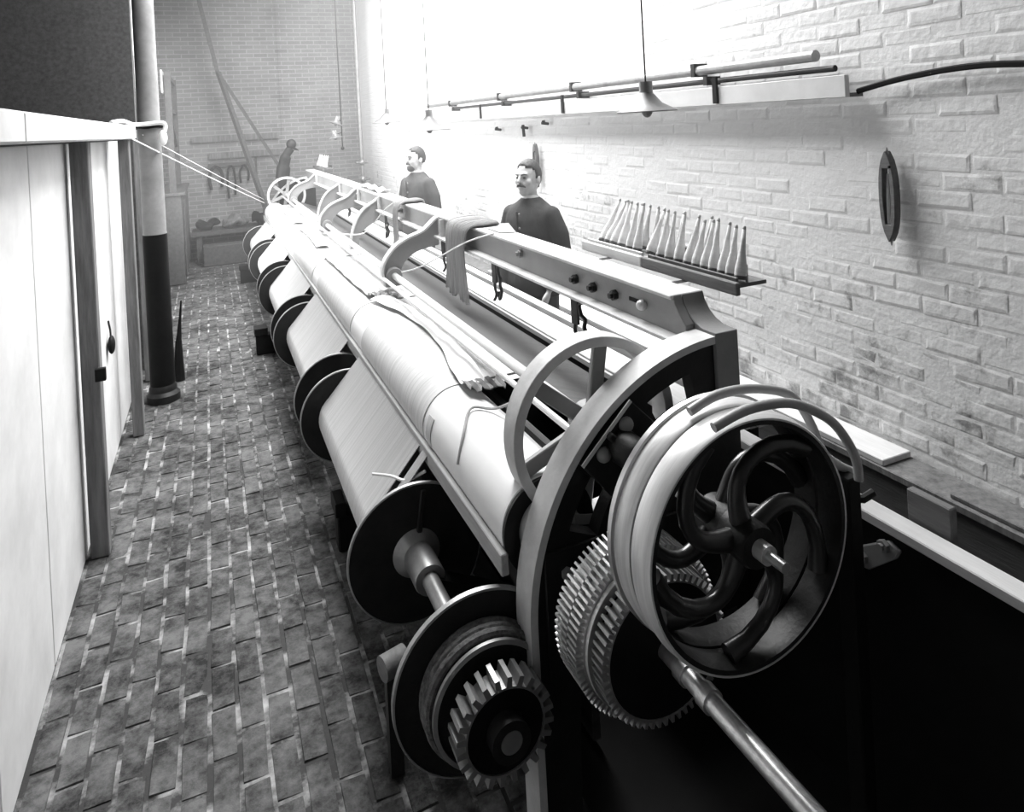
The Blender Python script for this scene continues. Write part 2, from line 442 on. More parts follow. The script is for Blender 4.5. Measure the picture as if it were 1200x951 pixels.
for i, s in enumerate(spots):
    k = random.randrange(8); dx = random.uniform(-0.003, 0.004)
    if s in vset:
        o = bpy.data.objects.new('brick', wme[k]); COL.objects.link(o); o.parent = wr; o.location = (WX + 0.012 + dx * 0.5, s[0], s[1])
    else:
        stuff.add([(WX + 0.012 + dx * 0.5 + v[0], s[0] + v[1], s[1] + v[2]) for v in wvar[k].v], wvar[k].f)
part('bricks', stuff, WBRICK, wr, smooth=False, kind='stuff')

# ---- floor: narrow paving bricks laid lengthwise
def floor_brick_mesh(k):
    rnd = random.Random(50 + k); L, W, D = 0.2085, 0.0825, 0.022; c = 0.006; mb = MB()
    j = lambda a: a + rnd.uniform(-0.003, 0.003)
    lo = [(j(-W / 2), j(-L / 2), -D), (j(W / 2), j(-L / 2), -D), (j(W / 2), j(L / 2), -D), (j(-W / 2), j(L / 2), -D)]
    hi = [(x * (1 - 2 * c / W), y * (1 - 2 * c / L), rnd.uniform(-.0035, .0015)) for (x, y, _) in lo]
    mb.add(lo + hi, [(4, 5, 6, 7), (0, 1, 5, 4), (1, 2, 6, 5), (2, 3, 7, 6), (3, 0, 4, 7)])
    return mb
fvar = [floor_brick_mesh(k) for k in range(10)]
fme = [shared_mesh('paving_brick', b, FBRICK) for b in fvar]
fs_ = []
col = 0; x = -0.66
while x < WX - 0.03:
    y = -1.0 + (0.107 if col % 2 else 0) + random.uniform(-.03, .03)
    while y < BY - 0.1:
        fs_.append((x, y)); y += 0.2135
    x += 0.0875; col += 1
def fshow(s):
    if not (-0.58 < s[0] < 0.62): return False
    x_, y_, z_ = cproj((s[0], s[1], 0)); return inframe((s[0], s[1], 0), 0)
fv = set(sorted([s for s in fs_ if fshow(s)], key=lambda s: cdepth((s[0], s[1], 0)))[:300])
stuff = MB()
for s in fs_:
    k = random.randrange(10); dz = random.uniform(-.004, .0)
    if s in fv:
        o = bpy.data.objects.new('paving_brick', fme[k]); COL.objects.link(o); o.parent = floor; o.location = (s[0], s[1], dz)
        o.rotation_euler = (0, 0, random.uniform(-.02, .02))
    else: stuff.add([(s[0] + v[0], s[1] + v[1], v[2] + dz) for v in fvar[k].v], fvar[k].f)
part('paving_bricks', stuff, FBRICK, floor, smooth=False, kind='stuff')

# ---- ledge along the right wall with loose planks
lg = thing('wall_ledge', 'low plank ledge running along the white brick wall behind the loom', 'ledge', (2.42, 5.5, 0))
part('ledge_top', MB().box(2.33, WX - 0.001, -0.5, 12.4, 0.50, 0.53), WOOD_M, lg, smooth=False, bev=0.004)
part('front_board', MB().box(2.34, 2.36, -0.5, 12.4, 0.0, 0.50), WOOD_D, lg, smooth=False)
(single('loose_plank', MB().box(2.335, 2.49, 1.98, 6.2, 0.531, 0.556), WOOD_L,
    'long pale plank lying on the wall ledge with its square end showing', 'plank', bev=0.003, smooth=False))
(single('loose_board', MB().box(2.345, 2.46, 1.25, 1.72, 0.531, 0.548), WOOD_M,
    'short grey board lying on the wall ledge past the plank end', 'board', bev=0.003, smooth=False))

# ================================================================== LEFT SIDE: partition, column
wl = struct(part('wall_left', MB().box(-0.72, -0.70, Y0, 6.75, 0, 1.95), WOOD_D, smooth=False))
def tpost(name, x0, x1, y, top, m):
    mb = MB().box(x0, x1, y, y + 0.09, 0.0, top); return part(name, mb, m, wl, smooth=False, bev=0.005)
for nm, xs, y, m in (('post', (-0.60, -0.522), 3.86, WOOD_M), ('post', (-0.548, -0.482), 5.30, WOOD_M),
                     ('post', (-0.56, -0.49), 6.45, WOOD_M), ('post', (-0.62, -0.54), 0.9, WOOD_M)):
    tpost(nm, xs[0], xs[1], y, 1.955, m)
pys = [Y0, -1.1, 0.0, 0.95, 1.65, 2.42, 3.15, 3.93, 4.64, 5.36, 5.95, 6.52]
for i in range(len(pys) - 1):                           # whitewashed panels between the posts
    part('panel', MB().box(-0.70, -0.622, pys[i] + 0.004, pys[i + 1] - 0.004, 0.0, 1.95), WHITE_P, wl, smooth=False, bev=0.004)
part('top_rail', MB().box(-0.66, -0.455, 2.3, 5.52, 1.957, 2.045), WHITE_P, wl, smooth=False, bev=0.006)
part('top_rail', MB().box(-0.66, -0.455, Y0, 2.296, 1.957, 2.045), WHITE_P, wl, smooth=False, bev=0.006)
part('latch', MB().box(-0.54, -0.495, 3.83, 3.858, 0.83, 0.89), BLACK, wl, smooth=False, bev=0.003)

ic = thing('iron_column', 'tall round cast iron column standing at the end of the white partition', 'column', (-0.40, 5.94, 0))
part('base', MB().lathez(-0.40, 5.94, [(0.115, 0), (0.115, 0.05), (0.095, 0.075), (0.095, 0.10), (0.086, 0.12)], 28), IRON, ic)
part('shaft', MB().lathez(-0.40, 5.94, [(0.084, 0.12), (0.082, 1.25), (0.08, 1.25), (0.075, 2.6), (0.073, CEIL - 0.02)], 28), mat('column_paint_upper', 0.20, 0.6, 0, 0.3, 4), ic)
part('painted_dado', MB().lathez(-0.40, 5.94, [(0.0855, 0.12), (0.084, 1.24)], 28), BLACK, ic, label='black painted lower half of the column')
bd = MB()
bd.tube([(-0.40 + 0.092 * cos(t * pi / 12), 5.94 + 0.092 * sin(t * pi / 12), 2.045 + 0.004 * sin(t)) for t in range(24)], 0.016, 8, closed=True)
single('column_strap', bd, BLACK, 'dark strap tied around the iron column at partition height', 'strap')
rg = MB().tube(smooth_path([(-0.60, 5.50, 2.075), (-0.54, 5.60, 2.085), (-0.49, 5.78, 2.062), (-0.40, 5.83, 2.062), (-0.31, 5.83, 2.066), (-0.285, 5.84, 2.04), (-0.30, 5.835, 1.98)]), 0.016, 8)
rg.ball((-0.305, 5.835, 1.955), (0.03, 0.03, 0.06))
single('white_rag', rg, CLOTH, 'white rag knotted around the iron column over the partition rail', 'rag')
for k, (a, b_) in enumerate((((-0.47, 5.29, 1.965), (0.69, 10.70, 0.955)), ((-0.44, 5.86, 1.985), (0.69, 10.76, 1.0)))):
    A, B = Vector(a), Vector(b_)
    pts = [A.lerp(B, t / 12) - Vector((0, 0, 0.008 * sin(pi * t / 12))) for t in range(13)]
    single('cord', MB().tube(pts, 0.0055 if k == 0 else 0.0035, 6), ROPE, ('thicker' if k == 0 else 'thinner') + ' pale cord stretched from the partition to the far end of the loom', 'cord')
# small hook and cord hanging on the whitewashed panel
hk = thing('hanging_pulley_hook', 'small black iron hook hanging on the whitewashed partition panel', 'hook', (-0.605, 4.93, 0.66))
part('cord_loop', MB().tube([(-0.618, 5.0, 0.85), (-0.606, 4.97, 0.80), (-0.60, 4.93, 0.755)], 0.006, 6), BLACK, hk)
part('block', MB().ball((-0.598, 4.93, 0.72), (0.02, 0.055, 0.055)), BLACK, hk)
# brush hanging from column's foot side
br = thing('hand_brush', 'dark hand brush leaning on its bristles beside the iron column', 'brush', (-0.285, 6.35, 0))
part('handle', MB().tube([(-0.30, 6.38, 0.30), (-0.285, 6.40, 0.45), (-0.268, 6.42, 0.62)], [0.022, 0.012, 0.006], 8), BLACK, br)
part('bristles', MB().tube([(-0.31, 6.34, 0.0), (-0.305, 6.36, 0.15), (-0.30, 6.38, 0.31)], [0.045, 0.035, 0.024], 10), BLACK, br)

# dark cupboards and rack at the far left
cb = thing('tool_cupboard', 'dark wooden cupboard against the left side near the brick end wall', 'cupboard', (-0.55, 11.4, 0))
part('carcass', MB().box(-0.95, -0.36, 10.4, 12.45, 0.0, 1.18), WOOD_D, cb, smooth=False, bev=0.01)
part('door', MB().box(-0.358, -0.335, 10.5, 11.38, 0.1, 1.1), WOOD_D, cb, smooth=False, bev=0.006)
part('door', MB().box(-0.358, -0.335, 11.42, 12.35, 0.1, 1.1), WOOD_D, cb, smooth=False, bev=0.006)
part('top', MB().box(-0.97, -0.31, 10.36, 12.5, 1.18, 1.22), WOOD_D, cb, smooth=False, bev=0.006)
rk = thing('timber_rack', 'dark timber rack frame with slats above the cupboard', 'rack', (-0.5, 11.4, 1.22))
for y in (10.45, 12.25): part('upright', MB().box(-0.50, -0.42, y, y + 0.08, 1.221, 2.85), WOOD_D, rk, smooth=False)
for z in (1.75, 2.3, 2.75): part('rail', MB().box(-0.49, -0.43, 10.53, 12.25, z, z + 0.06), WOOD_D, rk, smooth=False)
for k in range(9): part('slat', MB().box(-0.515, -0.5, 10.6 + k * 0.18, 10.68 + k * 0.18, 2.2, 2.8), WOOD_D, rk, smooth=False)
part('brace', MB().obox((-0.45, 12.3, 1.75), (-0.45, 10.6, 2.28), 0.04, 0.06), WOOD_D, rk, smooth=False)
single('white_placard', MB().box(-0.53, -0.516, 10.3, 10.75, 2.55, 2.85), PAPER, 'white placard on the dark timber rack', 'placard')
lb = thing('back_bench', 'low dark bench heaped with sacks along the foot of the brick end wall', 'bench', (0.2, 12.2, 0))
part('bench_top', MB().box(-0.3, 1.3, 11.9, 12.5, 0.42, 0.48), WOOD_D, lb, smooth=False)
for x in (-0.2, 0.5, 1.2): part('leg', MB().box(x - 0.04, x + 0.04, 11.95, 12.45, 0, 0.42), WOOD_D, lb, smooth=False)
for k, (x, s, m) in enumerate(((-0.08, 0.18, BLACK), (0.32, 0.2, WOOD_M), (0.78, 0.22, BLACK))):
    sk = MB().ball((x, 12.15, 0.49 + s * 0.4), (s, 0.2, s * 0.45), 22, 14)
    sk.v = [(a + 0.02 * sin(31 * c + 9 * b), b, max(0.481, c + 0.035 * sin(19 * a + k) + 0.02 * sin(40 * a + 13 * b))) for a, b, c in sk.v]
    single('sack', sk, m, ('black sack slumped at the cupboard end of the back bench', 'greyish sack in the middle of the back bench', 'black sack at the loom end of the back bench')[k], 'sack')
single('floor_crate', MB().box(-0.15, 0.75, 11.55, 11.85, 0.0, 0.3), WOOD_D, 'dark low crate on the brick floor in front of the back bench', 'crate', smooth=False, bev=0.01)

# ================================================================== BACK WALL FITTINGS
single('wall_batten', MB().box(-0.24, 1.1, 12.54, 12.599, 1.85, 1.95), WOOD_M, 'long upper timber batten fixed across the brick end wall', 'batten', smooth=False)
single('wall_batten', MB().box(0.0, 1.1, 12.54, 12.599, 1.57, 1.67), WOOD_M, 'middle timber batten fixed across the brick end wall', 'batten', smooth=False)
single('wall_batten', MB().box(-0.02, 0.64, 12.54, 12.599, 1.43, 1.495), WOOD_D, 'short lower peg rail fixed on the brick end wall', 'batten', smooth=False)
single('wall_conduit', MB().box(0.70, 0.73, 12.57, 12.599, 1.0, 1.56), WOOD_D, 'thin upright conduit on the brick end wall under the battens', 'conduit', smooth=False)
for k, (x, w, l, d) in enumerate(((0.09, 0.10, 0.36, 'wide dark leather strap loop hanging on the peg rail by the cupboard'), (0.32, 0.06, 0.52, 'long narrow strap loop hanging in the middle of the peg rail'), (0.52, 0.07, 0.28, 'short strap loop hanging at the conduit end of the peg rail'))):
    P = [(x - w * 0.8, 12.521, 1.43 - l), (x - w, 12.521, 1.43 - l * 0.5), (x - w * 0.7, 12.521, 1.38), (x, 12.521, 1.44), (x + w * 0.7, 12.521, 1.38), (x + w, 12.521, 1.43 - l * 0.5), (x + w * 0.8, 12.521, 1.43 - l * 0.9)]
    single('strap_loop', MB().tube(smooth_path(P), 0.024 if k == 0 else 0.017, 6), BLACK, d, 'strap')
tb = thing('timber_stay', 'pair of dark timber stays running up and joining above the far loom end', 'stay', (0.7, 12.0, 0))
part('stay', MB().obox((0.20, 12.1, 2.95), (0.76, 11.5, 0.80), 0.07, 0.05), WOOD_D, tb, smooth=False)
part('stay', MB().obox((0.20, 12.18, 2.95), (1.06, 12.1, 1.36), 0.05, 0.05), WOOD_D, tb, smooth=False)
part('stay', MB().obox((0.20, 12.14, 2.90), (-0.12, 12.14, 4.58), 0.08, 0.06), WOOD_D, tb, smooth=False)
part('foot_post', MB().box(0.72, 0.80, 11.46, 11.54, 0.0, 0.82), WOOD_D, tb, smooth=False)
for x in (0.40, 1.12): single('wall_rib', MB().box(x + 0.75, x + 0.79, 12.585, 12.599, 0.0, CEIL - 0.01), BACKM, 'shallow upright strip on the brick end wall ' + ('above the battens' if x < 1 else 'beside the corner pipe'), 'strip', smooth=False)
cp = thing('corner_pipe', 'thin upright iron pipe with a valve near the corner behind the loom', 'pipe', (2.3, 11.7, 0))
part('pipe', MB().cyl((2.31, 11.7, 0), (2.31, 11.7, CEIL - 0.01), 0.028, n=10), STEEL_D, cp)
part('valve', MB().ball((2.31, 11.7, 1.38), 0.055).cyl((2.20, 11.66, 1.38), (2.40, 11.7, 1.38), 0.02, n=8), STEEL_D, cp)
part('valve', MB().ball((2.31, 11.7, 1.10), 0.06).cyl((2.31, 11.6, 1.10), (2.42, 11.7, 1.10), 0.02, n=8), STEEL_D, cp)

# ================================================================== RIGHT WALL FITTINGS
pl = thing('wall_trough', 'long pale plank trough fixed to the right brick wall above the men', 'trough', (2.42, 5.0, 1.96))
part('face_board', MB().box(2.40, 2.425, 2.12, 8.9, 1.968, 2.06), WHITE_P, pl, smooth=False, bev=0.002)
part('bottom_board', MB().box(2.425, 2.499, 2.12, 8.9, 1.968, 1.985), WOOD_M, pl, smooth=False)
for y in (2.9, 4.6, 6.3, 8.0): part('bracket', MB().box(2.385, 2.399, y, y + 0.03, 1.975, 2.11), BLACK, pl, smooth=False)
for k, (y0, y1, z, r, m, d) in enumerate(((2.3, 8.2, 2.155, 0.026, STEEL_D, 'thick grey pipe, the upper one over the pale trough on the wall'),
                                          (2.2, 7.2, 2.092, 0.014, IRON, 'thin dark pipe just over the pale trough on the wall'))):
    t = thing('wall_pipe', d, 'pipe', (2.44, (y0 + y1) / 2, z))
    part('pipe', MB().cyl((2.44, y0, z), (2.44, y1, z + 0.01), r, n=12), m, t)
    for j in range(4): part('clip', MB().box(2.41, 2.499, y0 + 0.8 + j * 1.4, y0 + 0.83 + j * 1.4, z - r - 0.004, z + r + 0.014), IRON, t, smooth=False)
tg = MB().tube(smooth_path([(2.47, 2.12, 1.99), (2.48, 1.9, 2.03), (2.48, 1.6, 2.05), (2.48, 1.2, 2.02), (2.48, 0.8, 2.03)]), 0.012, 6)
single('dark_cable', tg, BLACK, 'dark cable sagging along the brick wall past the trough end', 'cable')
for k, (y, z, d) in enumerate(((6.08, 1.86, 'iron nail in the brick wall beside the trough near the bearded man'), (5.48, 1.87, 'thick iron peg in the brick wall above the wall shuttle'), (5.08, 1.90, 'thin iron nail in the brick wall past the thick peg'))):
    single('wall_nail', MB().cyl((2.499, y, z), (2.44, y, z + 0.01), 0.012, n=8).cyl((2.46, y, z - 0.07 * (k % 2)), (2.455, y, z + 0.03), 0.014, n=8), BLACK, d, 'nail')

def shuttle(y, z0, z1, label):
    h = (z1 - z0) / 2; zc = (z0 + z1) / 2; t = thing('weaving_shuttle', label, 'shuttle', (2.47, y, z0))
    w = 0.034; xs0, xs1 = 2.452, 2.487
    def outl(s, n=10):     # boat outline in (y,z)
        P = []
        for i in range(n + 1):
            u = -1 + 2 * i / n; P.append((w * s * (1 - abs(u) ** 2.6) ** 0.8 + 0.002, zc + u * h))
        return P
    R = outl(1); Lf = [(-a, b) for a, b in reversed(outl(1))]
    hole = [(0.013, zc - h * 0.62), (0.018, zc), (0.013, zc + h * 0.62), (-0.013, zc + h * 0.62), (-0.018, zc), (-0.013, zc - h * 0.62)]
    mb = MB().prism(R + Lf, xs0, xs1, [hole])
    mb.v = [(b, y + a, c) for (a, b, c) in mb.v]      # prism builds (x, y, z) -> boat lies on the wall
    part('body', mb, WOOD_T, t, bev=0.004)
    part('spindle', MB().tube([(2.468, y, zc - h * 0.6), (2.468, y, zc), (2.468, y, zc + h * 0.5)], [0.012, 0.010, 0.005], 8), STEEL_D, t)
    part('eyelet', MB().ball((2.452, y - 0.02, zc + h * 0.66), 0.006), BLACK, t)
    part('tip', MB().tube([(2.468, y, z0 - 0.015), (2.468, y, z0 + 0.03)], [0.002, 0.013], 8), STEEL_D, t)
    part('tip', MB().tube([(2.468, y, z1 + 0.015), (2.468, y, z1 - 0.03)], [0.002, 0.013], 8), STEEL_D, t)
shuttle(1.998, 1.385, 1.745, 'long wooden weaving shuttle hung alone on the white brick wall')
shuttle(5.29, 1.38, 1.74, 'dark weaving shuttle hung on the wall behind the moustached man')

# ---- lamps with shallow white enamel shades
def lamp(x, y, z, dia, label, tilt=0.0, cord=True):
    t = thing('pendant_lamp', label, 'lamp', (x, y, z)); r = dia / 2
    prof_o = [(0.028, 0.62 * r), (0.035, 0.56 * r), (0.5 * r, 0.26 * r), (r, 0.0)]
    mb = MB(); n = 32; vs_ = []
    for k in range(n):
        a = 2 * pi * k / n
        for (q, h) in prof_o + [(rr - 0.004, hh - 0.004) for rr, hh in reversed(prof_o)]: vs_.append((q * cos(a), q * sin(a), h))
    m = 8; fs = []
    for k in range(n):
        q = (k + 1) % n
        for i in range(m): fs.append((k * m + i, k * m + (i + 1) % m, q * m + (i + 1) % m, q * m + i))
    mb.add(vs_, fs); part('shade', mb, ENAMEL, t, local=True)
    part('socket', MB().cyl((0, 0, 0.60 * r), (0, 0, 0.60 * r + 0.05), 0.03, n=12), STEEL_D, t, local=True)
    part('bulb', MB().ball((0, 0, 0.05 * r), (0.026, 0.026, 0.036)), ENAMEL, t, local=True)
    if cord: part('cord', MB().cyl((0, 0, 0.60 * r + 0.05), (0, 0, CEIL - z - 0.001), 0.004, n=6), BLACK, t, local=True)
    if tilt: t.rotation_euler = (0, tilt, 0)
    return t
lamp(1.80, 2.66, 1.955, 0.27, 'white conical enamel lamp hanging over the loom near the bobbin tray')
lamp(1.55, 5.20, 1.905, 0.34, 'white conical enamel lamp hanging over the loom between the two men')
lamp(1.72, 7.30, 1.99, 0.31, 'white conical enamel lamp hanging near the corner pipe beyond the bearded man')
t = lamp(1.62, 9.9, 2.02, 0.20, 'white tilted upper shade of the double lamp over the far loom end', 0.35, cord=False)
t = lamp(1.60, 9.85, 1.83, 0.19, 'white lower shade of the double lamp over the far loom end', -0.15, cord=False)
st = thing('lamp_stem', 'thin iron stem carrying the double lamp over the far loom end', 'lamp stem', (1.66, 9.9, 1.7))
part('stem', MB().cyl((1.70, 9.92, 1.68), (1.70, 9.92, CEIL - 0.001), 0.008, n=8), BLACK, st)
part('arm', MB().cyl((1.70, 9.92, 2.06), (1.61, 9.9, 2.08), 0.006, n=8).cyl((1.70, 9.92, 1.90), (1.60, 9.86, 1.875), 0.006, n=8), BLACK, st)
part('weight', MB().ball((1.70, 9.92, 1.68), 0.025), BLACK, st)

# ================================================================== THE LOOM
loom = thing('wide_power_loom', 'very long cast iron power loom with girder, drive shaft and belt pulleys', 'loom', (1.1, 6.3, 0))
ACX, ACZ, AR = 1.374, 0.61, 0.668          # arch of the end frame
SX, SZ = 1.0, 1.04                         # main drive shaft
BX, BZ = 0.60, 0.45                        # warp beam axis
GX, GZ = 0.91, 0.71                        # lower gear shaft
RX, RZ, RR = 0.83, 0.80, 0.14              # back-rest roll
YF, YE = 1.70, 10.9                        # near frame, far frame

def end_frame(y, s, detail):               # s = +1: flange runs away from the camera side
    Y = lambda d: y + s * d
    a_out = arc(ACX, ACZ, AR, 90, 180, 36); a_in = arc(ACX, ACZ, AR - 0.022, 180, 90, 36)
    fl = [(1.346, ACZ + AR)] + a_out[1:] + [(ACX - AR, 0.0), (ACX - AR + 0.022, 0.0)] + a_in[:-1] + [(1.346, ACZ + AR - 0.022)]
    lo_, hi_ = sorted((Y(0), Y(0.095)))
    fr = part('end_frame', MB().prism(fl, lo_, hi_), IRON_L, loom, bev=0.003)
    def sect(r_a, r_b, a0, a1, n=8): return arc(ACX, ACZ, r_a, a0, a1, n) + arc(ACX, ACZ, r_b, a1, a0, n)
    web = a_in[::-1][1:] + [(ACX - AR + 0.022, 0.0), (0.83, 0.0), (0.85, 0.50), (1.43, 0.50), (1.43, 1.10), (1.346, 1.10), (1.346, ACZ + AR - 0.022)]
    holes = [sect(0.487, 0.582, 101.5, 117.5), sect(0.49, 0.582, 142.5, 157.0)]
    lo_, hi_ = sorted((Y(0.012), Y(0.062)))
    part('web', MB().prism(web, lo_, hi_, holes), IRON, fr, bev=0.003)
    lo_, hi_ = sorted((Y(0.0), Y(0.0115)))
    part('cross_plate', MB().prism([(0.755, 0.47), (1.42, 0.47), (1.42, 0.803), (0.755, 0.803)], lo_, hi_), IRON, fr, bev=0.003)
    part('foot', MB().box(0.66, 0.88, min(Y(-0.02), Y(0.115)), max(Y(-0.02), Y(0.115)), 0.0, 0.03), IRON, fr, bev=0.004)
    if not detail: return fr
    lo_, hi_ = sorted((Y(-0.016), Y(0.0118)))
    part('bearing_plate', MB().prism([(1.035, 1.158), (0.874, 1.013), (0.965, 0.905), (1.135, 1.057)], lo_, hi_), IRON, fr, bev=0.003)
    part('plate_edge', MB().prism([(1.030, 1.163), (0.870, 1.018), (0.877, 1.010), (1.037, 1.155)], Y(-0.020), Y(-0.0165)), IRON_L, fr)
    part('bearing_rib', MB().obox((0.955, Y(-0.026), 1.085), (1.055, Y(-0.026), 0.975), 0.02, 0.022, up=(0, 1, 0)), IRON, fr, bev=0.004)
    for (x, z) in ((1.014, 1.097), (0.940, 1.032)):
        part('bolt_head', MB().ball((x, Y(-0.018), z), (0.022, 0.02, 0.022)), IRON_P, fr)
    part('bearing_boss', MB().lathe(SX, SZ, [(0.021, Y(-0.10)), (0.036, Y(-0.10)), (0.044, Y(-0.088)), (0.048, Y(-0.017)), (0.021, Y(-0.017))], 32), IRON, fr)
    part('bolt', MB().nut((0.818, Y(-0.0005), 0.739), (0, -1, 0), 0.017, 0.014), IRON_P, fr)
    part('bolt', MB().nut((0.86, Y(-0.0005), 0.56), (0, -1, 0), 0.017, 0.014), IRON_P, fr)
    return fr
end_frame(YF, 1, True)
end_frame(YE, -1, False)

# ---- top girder
g = part('top_girder', MB().box(1.315, 1.337, 1.86, YE, 1.25, 1.358), IRON_P, loom, smooth=False)
part('top_flange', MB().box(1.303, 1.43, 1.855, YE, 1.358, 1.372), IRON_L, g, smooth=False, bev=0.003)
part('lower_flange', MB().box(1.268, 1.36, 1.80, YE, 1.237, 1.252), IRON_L, g, smooth=False, bev=0.003)
def foot(y0, s):
    prof = [(0, 1.285), (0.06, 1.287), (0.095, 1.298), (0.125, 1.318), (0.148, 1.348), (0.1545, 1.372), (0.1547, 1.3575), (0.20, 1.3575), (0.20, 1.238), (0.09, 1.11), (0, 1.105)]
    mb = MB().prism([(y0 + s * a, b) for a, b in prof], 1.347, 1.431); mb.v = [(b, a, c) for (a, b, c) in mb.v]
    part('girder_foot', mb, IRON_P, g, bev=0.003)
    prof2 = [(0.096, 1.29), (0.125, 1.318), (0.148, 1.348), (0.1545, 1.372), (0.1547, 1.3575), (0.20, 1.3575), (0.20, 1.24), (0.096, 1.24)]
    mb = MB().prism([(y0 + s * a, b) for a, b in prof2], 1.314, 1.3465); mb.v = [(b, a, c) for (a, b, c) in mb.v]
    part('girder_foot', mb, IRON_P, g, bev=0.003)
foot(YF, 1); foot(YE + 0.0, -1)
for (y, z) in ((3.03, 1.325), (2.494, 1.305), (2.353, 1.30), (2.20, 1.303), (5.25, 1.31), (6.9, 1.31)):
    part('bolt', MB().nut((1.3145, y, z), (-1, 0, 0), 0.019, 0.018), IRON_P if y > 2.5 else IRON, g)
part('slot', MB().box(1.312, 1.3149, 2.03, 2.11, 1.303, 1.316), BLACK, g, smooth=False)
part('slot_pin', MB().ball((1.305, 2.022, 1.306), (0.02, 0.018, 0.018)), SHAFT, g)
for y in (4.22, 5.98, 6.86, 7.90, 9.72): part('rib', MB().box(1.285, 1.3145, y - 0.022, y - 0.006, 1.2525, 1.3575), IRON_L, g, smooth=False)
# long low timber caps and rags along the far girder top
# ---- curved arms carrying the shaft
S_out = [(1.30, 1.357), (1.275, 1.344), (1.203, 1.285), (1.102, 1.249), (1.027, 1.21), (0.968, 1.147), (0.941, 1.088), (0.94, 1.03)]
S_in = [(1.045, 1.03), (1.046, 1.052), (1.07, 1.102), (1.138, 1.157), (1.222, 1.179), (1.30, 1.19)]
C_out = [(1.30, 1.345), (1.279, 1.325), (1.166, 1.253), (1.096, 1.142), (1.061, 1.017), (1.040, 0.87), (1.035, 0.30), (1.035, 0.0)]
C_in = [(1.12, 0.0), (1.12, 0.70), (1.118, 0.90), (1.134, 1.051), (1.225, 1.128), (1.30, 1.16)]
def p2(P, n=5): return [(v.x, v.z) for v in smooth_path([(a, 0, b) for a, b in P], n)]
def arm(y, o_, i_, nm):
    po, pi_ = p2(o_), p2(i_)
    a = part(nm, MB().prism(po + pi_, y - 0.012, y + 0.012), IRON_P, loom)
    fl = MB(); pr = po
    fl.sweep(pr, y - 0.034, y + 0.03, 1, 0.012)
    part('flange', fl, IRON_L, a)
    return a
for y in (4.30, 6.95, 9.80):
    a = arm(y, S_out, S_in, 'curved_arm')
    part('bearing', MB().lathe(SX, SZ, [(0.022, y - 0.05), (0.045, y - 0.05), (0.05, y - 0.04), (0.05, y + 0.045), (0.022, y + 0.045)], 24).box(0.945, 1.05, y - 0.035, y + 0.035, 0.975, 1.02), IRON_P, a)
for y in (6.0, 7.96): arm(y, C_out, C_in, 'standing_arm')

# ---- shafts
part('drive_shaft', MB().cyl((SX, 1.13, SZ), (SX, YE + 0.15, SZ), 0.020, n=20), SHAFT, loom)
part('rocking_bar', MB().cyl((0.935, 1.77, 1.03), (0.935, YE - 0.15, 1.03), 0.011, n=12), SHAFT, loom)
part('beam_shaft', MB().cyl((BX, 1.60, BZ), (BX, YE, BZ), 0.028, n=20), STEEL_D, loom)
gs = part('gear_shaft', MB().cyl((GX, 0.80, GZ), (GX, 1.90, GZ), 0.021, n=20), STEEL, loom)
for y in (1.30, 1.22): part('collar', MB().lathe(GX, GZ, [(0.020, y), (0.026, y), (0.026, y + 0.03), (0.020, y + 0.03)], 24), STEEL, gs)

# ---- inner hoop wheels behind each end frame
def hoop(y0, y1):
    h = part('hoop_wheel', MB().lathe(SX, SZ - 0.005, [(0.268, y0), (0.268, y1), (0.238, y1), (0.238, y0)], 72), IRON_L, loom, bev=0.002)
    ym = (y0 + y1) / 2
    part('hub', MB().lathe(SX, SZ, [(0.0205, y0), (0.06, y0), (0.06, y1), (0.0205, y1)], 28), IRON_P, h)
    for k in range(6):
        a = radians(20 + 60 * k); c_, s_ = cos(a), sin(a)
        mb = MB().obox((SX + 0.05 * c_, ym, SZ + 0.05 * s_), (SX + 0.243 * c_, ym, SZ - 0.005 + 0.243 * s_), 0.045, 0.022, up=(0, 1, 0))
        part('spoke', mb, IRON_P, h, bev=0.004)
hoop(1.815, 1.89); hoop(YE - 0.24, YE - 0.165)

# ---- belt pulleys with swirling spokes
def pulley(y0, y1, R, name, lip, a_off):
    prof = [(R - 0.003, y0), (R, y0 + 0.006), (R + 0.003, (y0 + y1) / 2), (R, y1 - 0.006), (R - 0.003, y1), (R - 0.007, y1), (R - 0.007, y0)]
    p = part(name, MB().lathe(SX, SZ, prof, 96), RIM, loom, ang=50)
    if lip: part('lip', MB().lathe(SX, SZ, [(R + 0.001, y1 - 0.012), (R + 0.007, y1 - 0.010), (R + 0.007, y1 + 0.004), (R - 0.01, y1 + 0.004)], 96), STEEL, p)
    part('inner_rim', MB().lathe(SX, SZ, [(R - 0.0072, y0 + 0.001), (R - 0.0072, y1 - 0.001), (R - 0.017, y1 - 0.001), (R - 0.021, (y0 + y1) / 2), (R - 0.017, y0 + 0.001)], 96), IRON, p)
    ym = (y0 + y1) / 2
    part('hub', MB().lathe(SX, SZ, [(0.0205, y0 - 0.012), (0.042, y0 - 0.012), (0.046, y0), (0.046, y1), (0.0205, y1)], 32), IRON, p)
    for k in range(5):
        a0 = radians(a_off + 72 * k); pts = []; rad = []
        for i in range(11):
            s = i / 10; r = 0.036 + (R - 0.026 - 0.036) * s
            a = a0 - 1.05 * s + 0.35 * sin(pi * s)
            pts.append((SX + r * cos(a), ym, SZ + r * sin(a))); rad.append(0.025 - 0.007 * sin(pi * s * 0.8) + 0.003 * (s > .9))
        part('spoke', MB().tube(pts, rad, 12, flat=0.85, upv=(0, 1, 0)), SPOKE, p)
    return p
pulley(1.170, 1.238, 0.262, 'fast_pulley', False, 100)
pulley(1.244, 1.310, 0.262, 'loose_pulley', True, 140)
